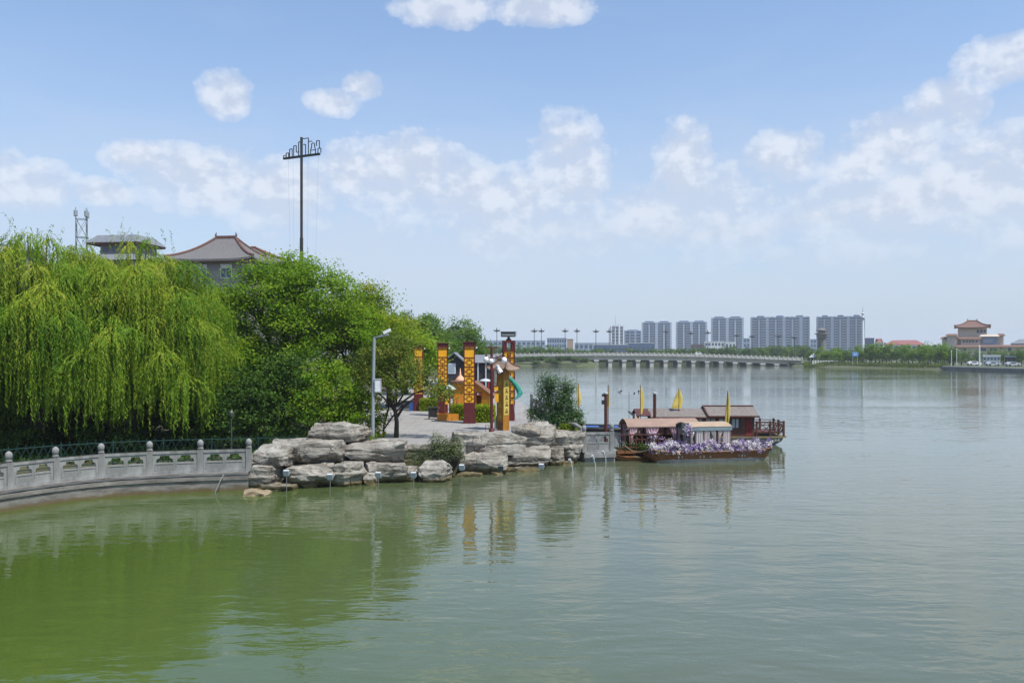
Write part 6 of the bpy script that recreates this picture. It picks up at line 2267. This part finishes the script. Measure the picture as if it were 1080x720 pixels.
def tier(name, x0, x1, y0, y1, ytop, wall='beigewall', eave='tile_orange'):
    w_ = MB().bb(X_(x0), X_(x1), y0, y1, 0, zz(ytop)).build(name, M[wall], t)
    r_ = MB()
    frustum(r_, X_(x0) - .7, X_(x1) + .7, y0 - .7, y1 + .7, zz(ytop) + .003, .8, zz(ytop) + .75)
    r_.build('eave', M[eave], w_)
    return w_
tier('upper_wing', 993, 1012, -1, 10, 357)
tier('upper_wing', 998.5, 1009, -2.2, -1.05, 354)
tier('middle_wing', 1013, 1034, -2, 1.9, 357.5)
tier('glazed_wing', 1034.5, 1052, -1, 1.9, 355, 'greywall', 'beigewall')
tier('east_wing', 1052.5, 1058, 0, 9, 354)
tier('lower_wing', 1009, 1054, -7, -2.3, 366)
tier('annex', 1054.5, 1080, -6, 6, 366)
for px in (1016.5, 1019.8, 1023, 1026.3, 1030):
    MB().bb(X_(px) - .35, X_(px) + .35, -2.1, -2.004, zz(361), zz(358.8)).build('window', M['glass'], t)
for px in (1017.5, 1034.5, 1038, 1045, 1049):
    MB().bb(X_(px) - .5, X_(px) + .5, -7.1, -7.004, zz(370), zz(367.5)).build('window', M['glass'], t)
MB().bb(X_(1037), X_(1047), -1.1, -1.004, zz(362), zz(357.5)).build('window', M['paleglass'], t)
MB().bb(X_(1063.5) - .5, X_(1063.5) + .5, -6.1, -6.004, zz(371), zz(367)).build('window', M['glass'], t)
block('white_shop', 'white two-storey shop with dark windows below the pagoda hotel', 'building', 1037, 1055, 376, 264, 6, 'white', 2, 5, zb=1.1)
block('dark_fronted_shop', 'shop with a dark blue front right of the white shop', 'building', 1060, 1074, 377, 262, 6, 'darkwall', 1, 3, zb=1.1, fascia='valance')
block('grey_apartments', 'low grey-roofed building at the right edge beyond the hotel', 'building', 1066, 1092, 357.5, 420, 12, 'greywall', 4, 6, roof='slate', rh=2.2)

# needle mast, squat lookout tower, blue sign, white garden terrace
p = at(910, 378, 300)
t = thing('needle_mast', 'slender white needle mast with ringed top on the right shore', 'mast', (p.x, 300, 1.1))
H = HC + (372 - 322) / 3.0 - 1.1
MB().tube([(0, 0, 0), (0, 0, H * .72), (0, 0, H * .86)], [.62, .40, .2], 10).build('shaft', M['white'], t, smooth=True, auto=50)
MB().tube([(0, 0, H * .86), (0, 0, H)], [.15, .04], 8).build('tip', M['lightgrey'], t)
MB().lathe([(.2, H * .76), (.75, H * .78), (.75, H * .80), (.2, H * .82)], 12).lathe([(.2, H * .84), (.6, H * .86), (.2, H * .88)], 12).build('ring', M['lightgrey'], t)
p = at(866.5, 378, 330)
t = thing('lookout_tower', 'squat grey lookout tower with a wide dark roof before the blue-grey block', 'tower', (p.x, 330, 1.1))
H = HC + (372 - 345) / FPX * 330 - 1.1
MB().lathe([(1.7, 0), (1.6, H * .6), (1.6, H * .72)], 12).build('shaft', M['concretedark'], t)
MB().lathe([(1.7, H * .721), (1.9, H * .75), (1.9, H * .80)], 12).lathe([(1.3, H * .835), (1.3, H * .9)], 12).build('cabin', M['mauvewall'], t)
MB().lathe([(2.7, H * .801), (2.7, H * .82), (1.4, H * .834)], 12).lathe([(2.2, H * .901), (2.2, H * .915), (.7, H * .97), (.05, H)], 12).build('roof', M['tile_grey'], t)
p = at(902, 374, 285)
t = thing('blue_road_sign', 'blue road sign board at the right shore left of the needle mast', 'sign', (p.x, 285, 1.1))
zs = p.z - 1.1
MB().bb(-1.05, 1.05, -.05, .05, zs - .55, zs + .95).build('board', M['bluesign'], t)
MB().bb(-.75, .75, -.064, -.052, zs + .35, zs + .5).bb(-.6, .6, -.064, -.052, zs - .1, zs + .05).build('lettering', M['white'], t)
for sx in (-1, 1):
    MB().tube([(sx * .8, .08, 0), (sx * .8, .08, zs + .9)], .06, 6).build('post', M['lightgrey'], t)
p = at(873, 384, 306)
t = thing('white_terrace', 'white railed lakeside terrace at the right end of the bridge', 'terrace', (p.x, 306, 0))
MB().bb(-5.5, 5.5, 0, 4, -.5, 1.3).build('platform', M['concrete'], t)
for i in range(12):
    MB().bb(-5.4 + i * .97, -5.15 + i * .97, .1, .3, 1.303, 2.3).build('post', M['white'], t)
MB().bb(-5.4, 5.5, .14, .26, 2.0, 2.14).bb(-5.4, 5.5, .14, .26, 1.5, 1.62).build('rail', M['white'], t)
p = at(861, 378, 310)
t = thing('white_pavilion', 'small white pavilion with a pointed roof behind the lakeside terrace', 'pavilion', (p.x, 312, 1.1))
MB().lathe([(2.1, 2.3), (1.2, 3.0), (.05, 3.9)], 8).build('roof', M['white'], t)
for i in range(6):
    a = i * math.pi / 3
    MB().tube([(1.5 * math.cos(a), 1.5 * math.sin(a), 0), (1.5 * math.cos(a), 1.5 * math.sin(a), 2.35)], .12, 6).build('post', M['white'], t)
# shore wall and poles on the right
sw = thing('quay_wall', 'low grey quay wall along the right shore below the hotel', 'wall')
MB().prism([(126.5, 252), (128.2, 232), (128.4, 213), (131, 205), (131, 232), (129.5, 252)], -1, .92).build('wall', M['concretedark'], sw)
MB().prism([(126.6, 251), (128.3, 232), (128.5, 214), (128.8, 214), (128.6, 232), (126.9, 251)], .923, 1.13).build('coping', M['concrete'], sw)
for i, (px, yt, yb) in enumerate(((1033, 367, 387), (1009, 369, 386), (1003.5, 371, 386))):
    p = at(px, yb, 255)
    t = thing('quay_lamp', ['white thick lamp column on the right quay before the hotel', 'thin pale lamp pole left of the white lamp column', 'thin pale lamp pole farthest left on the right quay'][i], 'lamp', (p.x, 255, 1.1), 0, 'pale lamp poles on the right quay')
    h = (yb - yt) / FPX * 255
    MB().tube([(0, 0, 0), (0, 0, h)], [.24 if i == 0 else .1, .2 if i == 0 else .07], 8).build('pole', M['white'], t)
    MB().ball((0, 0, h + .12), .25 if i == 0 else .18, 8).build('globe', M['globe'], t)
for i, (px, Y, lab, mt) in enumerate(((1027, 262, 'white parked car on the quay left of the white lamp column', 'white'), (1047, 252, 'silver parked car on the quay right of the white lamp column', 'lightgrey'), (1068, 245, 'pale parked car before the dark fronted shop', 'lightgrey'))):
    v_ = vehicle('parked_car', lab, 'car', px, Y, 3.9, 1.6, 1.3, mt)
    v_.location.z = 1.1
    v_['group'] = 'cars parked on the right quay'

# ------------------------------------------------------------------ far trees
def far_tree(name, label, seed, h, w, mat, group, n=60):
    r_ = np.random.default_rng(seed)
    lobes = [(0, 0, h * .62, w * .42, w * .42, h * .36), (-w * .25, 0, h * .45, w * .3, w * .3, h * .28), (w * .25, 0, h * .48, w * .3, w * .3, h * .3), (0, -w * .1, h * .3, w * .42, w * .35, h * .26)]
    return tree(name, label, 'tree', (0, 0, 0), h * .35, .16, lobes, n, 26, w * .16, w * .085, mat, seed, group, limbs=False, inner=.2)


def plant_row(protos, spots, labels=None):
    for i, (x, y, z, s, sz) in enumerate(spots):
        t, km = protos[i % len(protos)]
        if not t.get('used'):
            t.location = (x, y, z); t.scale = (s, s, sz); t['used'] = 1
        else:
            copy_tree(t, km, (x, y, z), i * 1.7, None, (s, s, sz))


def protos(name, label, mats, h, w, group, seed, cnt=3):
    out = []
    for i in range(cnt):
        t = far_tree(name, label, seed + i, h, w, M[mats[i % len(mats)]], group)
        out.append((t, kid_map(t)))
    return out


rr_ = random.Random(3)
# right shore belt, two rows
P1 = protos('shore_tree', 'bushy green tree in the waterside belt on the right shore', ['lf_far', 'lf_bright', 'lf_bright'], 6.9, 5.2, 'waterside trees on the right shore', 200, 4)
sp = []
for i in range(34):
    px = 858 + i * 4.6 + rr_.uniform(-1.5, 1.5)
    Yb = float(np.interp(px, [845, 930, 1000, 1080], [312, 285, 256, 240])) + rr_.uniform(3, 9) + (12 if i % 2 else 0)
    if 1010 < px < 1020: continue
    hh = rr_.uniform(.78, 1.12) * (1.0 if 905 < px < 1012 else .8)
    sp.append(((px - 540) / FPX * Yb, Yb, 1.0, rr_.uniform(.85, 1.15), hh))
plant_row(P1, sp)
P1b = protos('quay_tree', 'slim quay tree in front of the beige hotel', ['lf_far'], 5.4, 3.6, 'quay trees before the hotel', 240, 2)
plant_row(P1b, [((px - 540) / FPX * Yb, Yb, 1.1, 1, rr_.uniform(.85, 1.1)) for px, Yb in ((1014, 268), (1021, 272), (1032, 276), (1047, 284), (1058, 275), (1064, 282), (1077, 250), (1082, 256), (1052, 290), (1005, 262), (1072, 279))])
# behind the bridge
P2 = protos('bridge_tree', 'dark green tree in the belt behind the bridge', ['lf_far', 'lf_dark'], 6.5, 7.0, 'tree belt behind the bridge', 260, 4)
sp = []
for i in range(58):
    px = 545 + i * 5.4 + rr_.uniform(-2, 2)
    Yb = 425 + rr_.uniform(0, 40)
    hh = float(np.interp(px, [540, 640, 700, 780, 850], [.95, .95, .95, 1.15, 1.2])) * rr_.uniform(.85, 1.1)
    sp.append(((px - 540) / FPX * Yb, Yb, 1.0, rr_.uniform(.9, 1.2), hh))
plant_row(P2, sp)
P2b = protos('underbridge_bush', 'dark waterside bush in the shade behind the bridge piers', ['lf_dark'], 3.4, 6.5, 'bushes behind the bridge piers', 270, 3)
plant_row(P2b, [(34 + i * 3.3, 357 + rr_.uniform(0, 3), .6, 1, rr_.uniform(.8, 1.05)) for i in range(24)])  # row of dark bushes added so the openings between the piers look dark
# left embankment trees and bushes
P3 = protos('bank_bush', 'low bush on the embankment at the left end of the bridge', ['lf_dark', 'lf_far'], 2.2, 4.0, 'bushes on the left embankment', 290, 3)
plant_row(P3, [((px - 540) / FPX * Yb, Yb, zz_, 1, s_) for (px, Yb, zz_, s_) in ((548, 326, 1.6, .7), (556, 328, 1.9, .8), (563, 327, 2.0, .7), (571, 329, 2.2, .7), (580, 326, 1.6, .6), (590, 329, 2.2, .7), (599, 330, 2.2, .7), (607, 329, 1.9, .6), (616, 330, 1.5, .6), (586, 324, 1.1, .4), (566, 323, 1.0, .4))])
P4 = protos('approach_tree', 'tree in the line behind the left bridge approach', ['lf_far', 'lf_far'], 7.6, 7.0, 'trees along the left bridge approach', 300, 3)
plant_row(P4, [((px - 540) / FPX * Yb, Yb, 1.0, 1.0, s_) for (px, Yb, s_) in ((498, 372, 1.1), (508, 380, 1.1), (518, 376, 1.1), (528, 384, 1.0), (538, 378, 1.0), (548, 388, 1.05), (558, 380, 1.0), (568, 390, 1.0), (578, 384, 1.0), (588, 392, .95), (486, 300, 1.2), (476, 260, 1.2))])

bk = MB()
sl = [(106, 318), (107, 310), (113, 296), (122, 281), (127, 262), (128, 250)]
sl = catmull(sl, 4)
o1 = offset_line(sl, 2.6)
o2 = offset_line(sl, -1.5)
for (p_, q_) in zip(o1, o2):
    bk.v += [(*p_, -.25), ((p_[0] + q_[0]) / 2, (p_[1] + q_[1]) / 2, .62), (*q_, 1.15)]
for i in range(len(o1) - 1):
    for k in range(2):
        a = i * 3 + k
        bk.f.append((a, a + 1, a + 4, a + 3))
tag(bk.build('bank', M['farsoil']), kind='structure')
# a road verge of reeds on the right bank
rng = np.random.default_rng(77)
n = 9000
px = rng.uniform(848, 1000, n)
ub = rng.uniform(-3.2, 3, n)
Yb = np.interp(px, [845, 930, 1000], [311, 283, 253]) + ub
c = np.stack([(px - 540) / FPX * Yb, Yb, np.clip(.55 + ub * .25, .1, 1.15) + rng.random(n) * .6], 1)
o = leaf_mesh('bank_grass', c, unit(rng, n) + [0, 0, 1.2], unit(rng, n) + [0, -.6, .4], rng.uniform(.4, .8, n), rng.uniform(.25, .4, n), rng.normal(.4, .2, n), M['lf_olive'])
tag(o, 'long grass along the right shore', 'grass', kind='stuff')

# ------------------------------------------------------------------ haze
def haze():
    m = bpy.data.materials.new('haze_air')
    m.use_nodes = True
    nt = m.node_tree
    for n in list(nt.nodes):
        if n.type != 'OUTPUT_MATERIAL':
            nt.nodes.remove(n)
    v = nt.nodes.new('ShaderNodeVolumePrincipled')
    v.inputs['Color'].default_value = (0.86, 0.92, 1.0, 1)
    v.inputs['Density'].default_value = 0.00022
    v.inputs['Anisotropy'].default_value = 0.0
    nt.links.new(v.outputs[0], nt.nodes['Material Output'].inputs['Volume'])
    o = MB().bb(-2600, 2600, -120, 2600, -2.6, 58).build('haze', m)
    tag(o, 'thin pale summer haze over the lake', 'haze', kind='stuff')


haze()
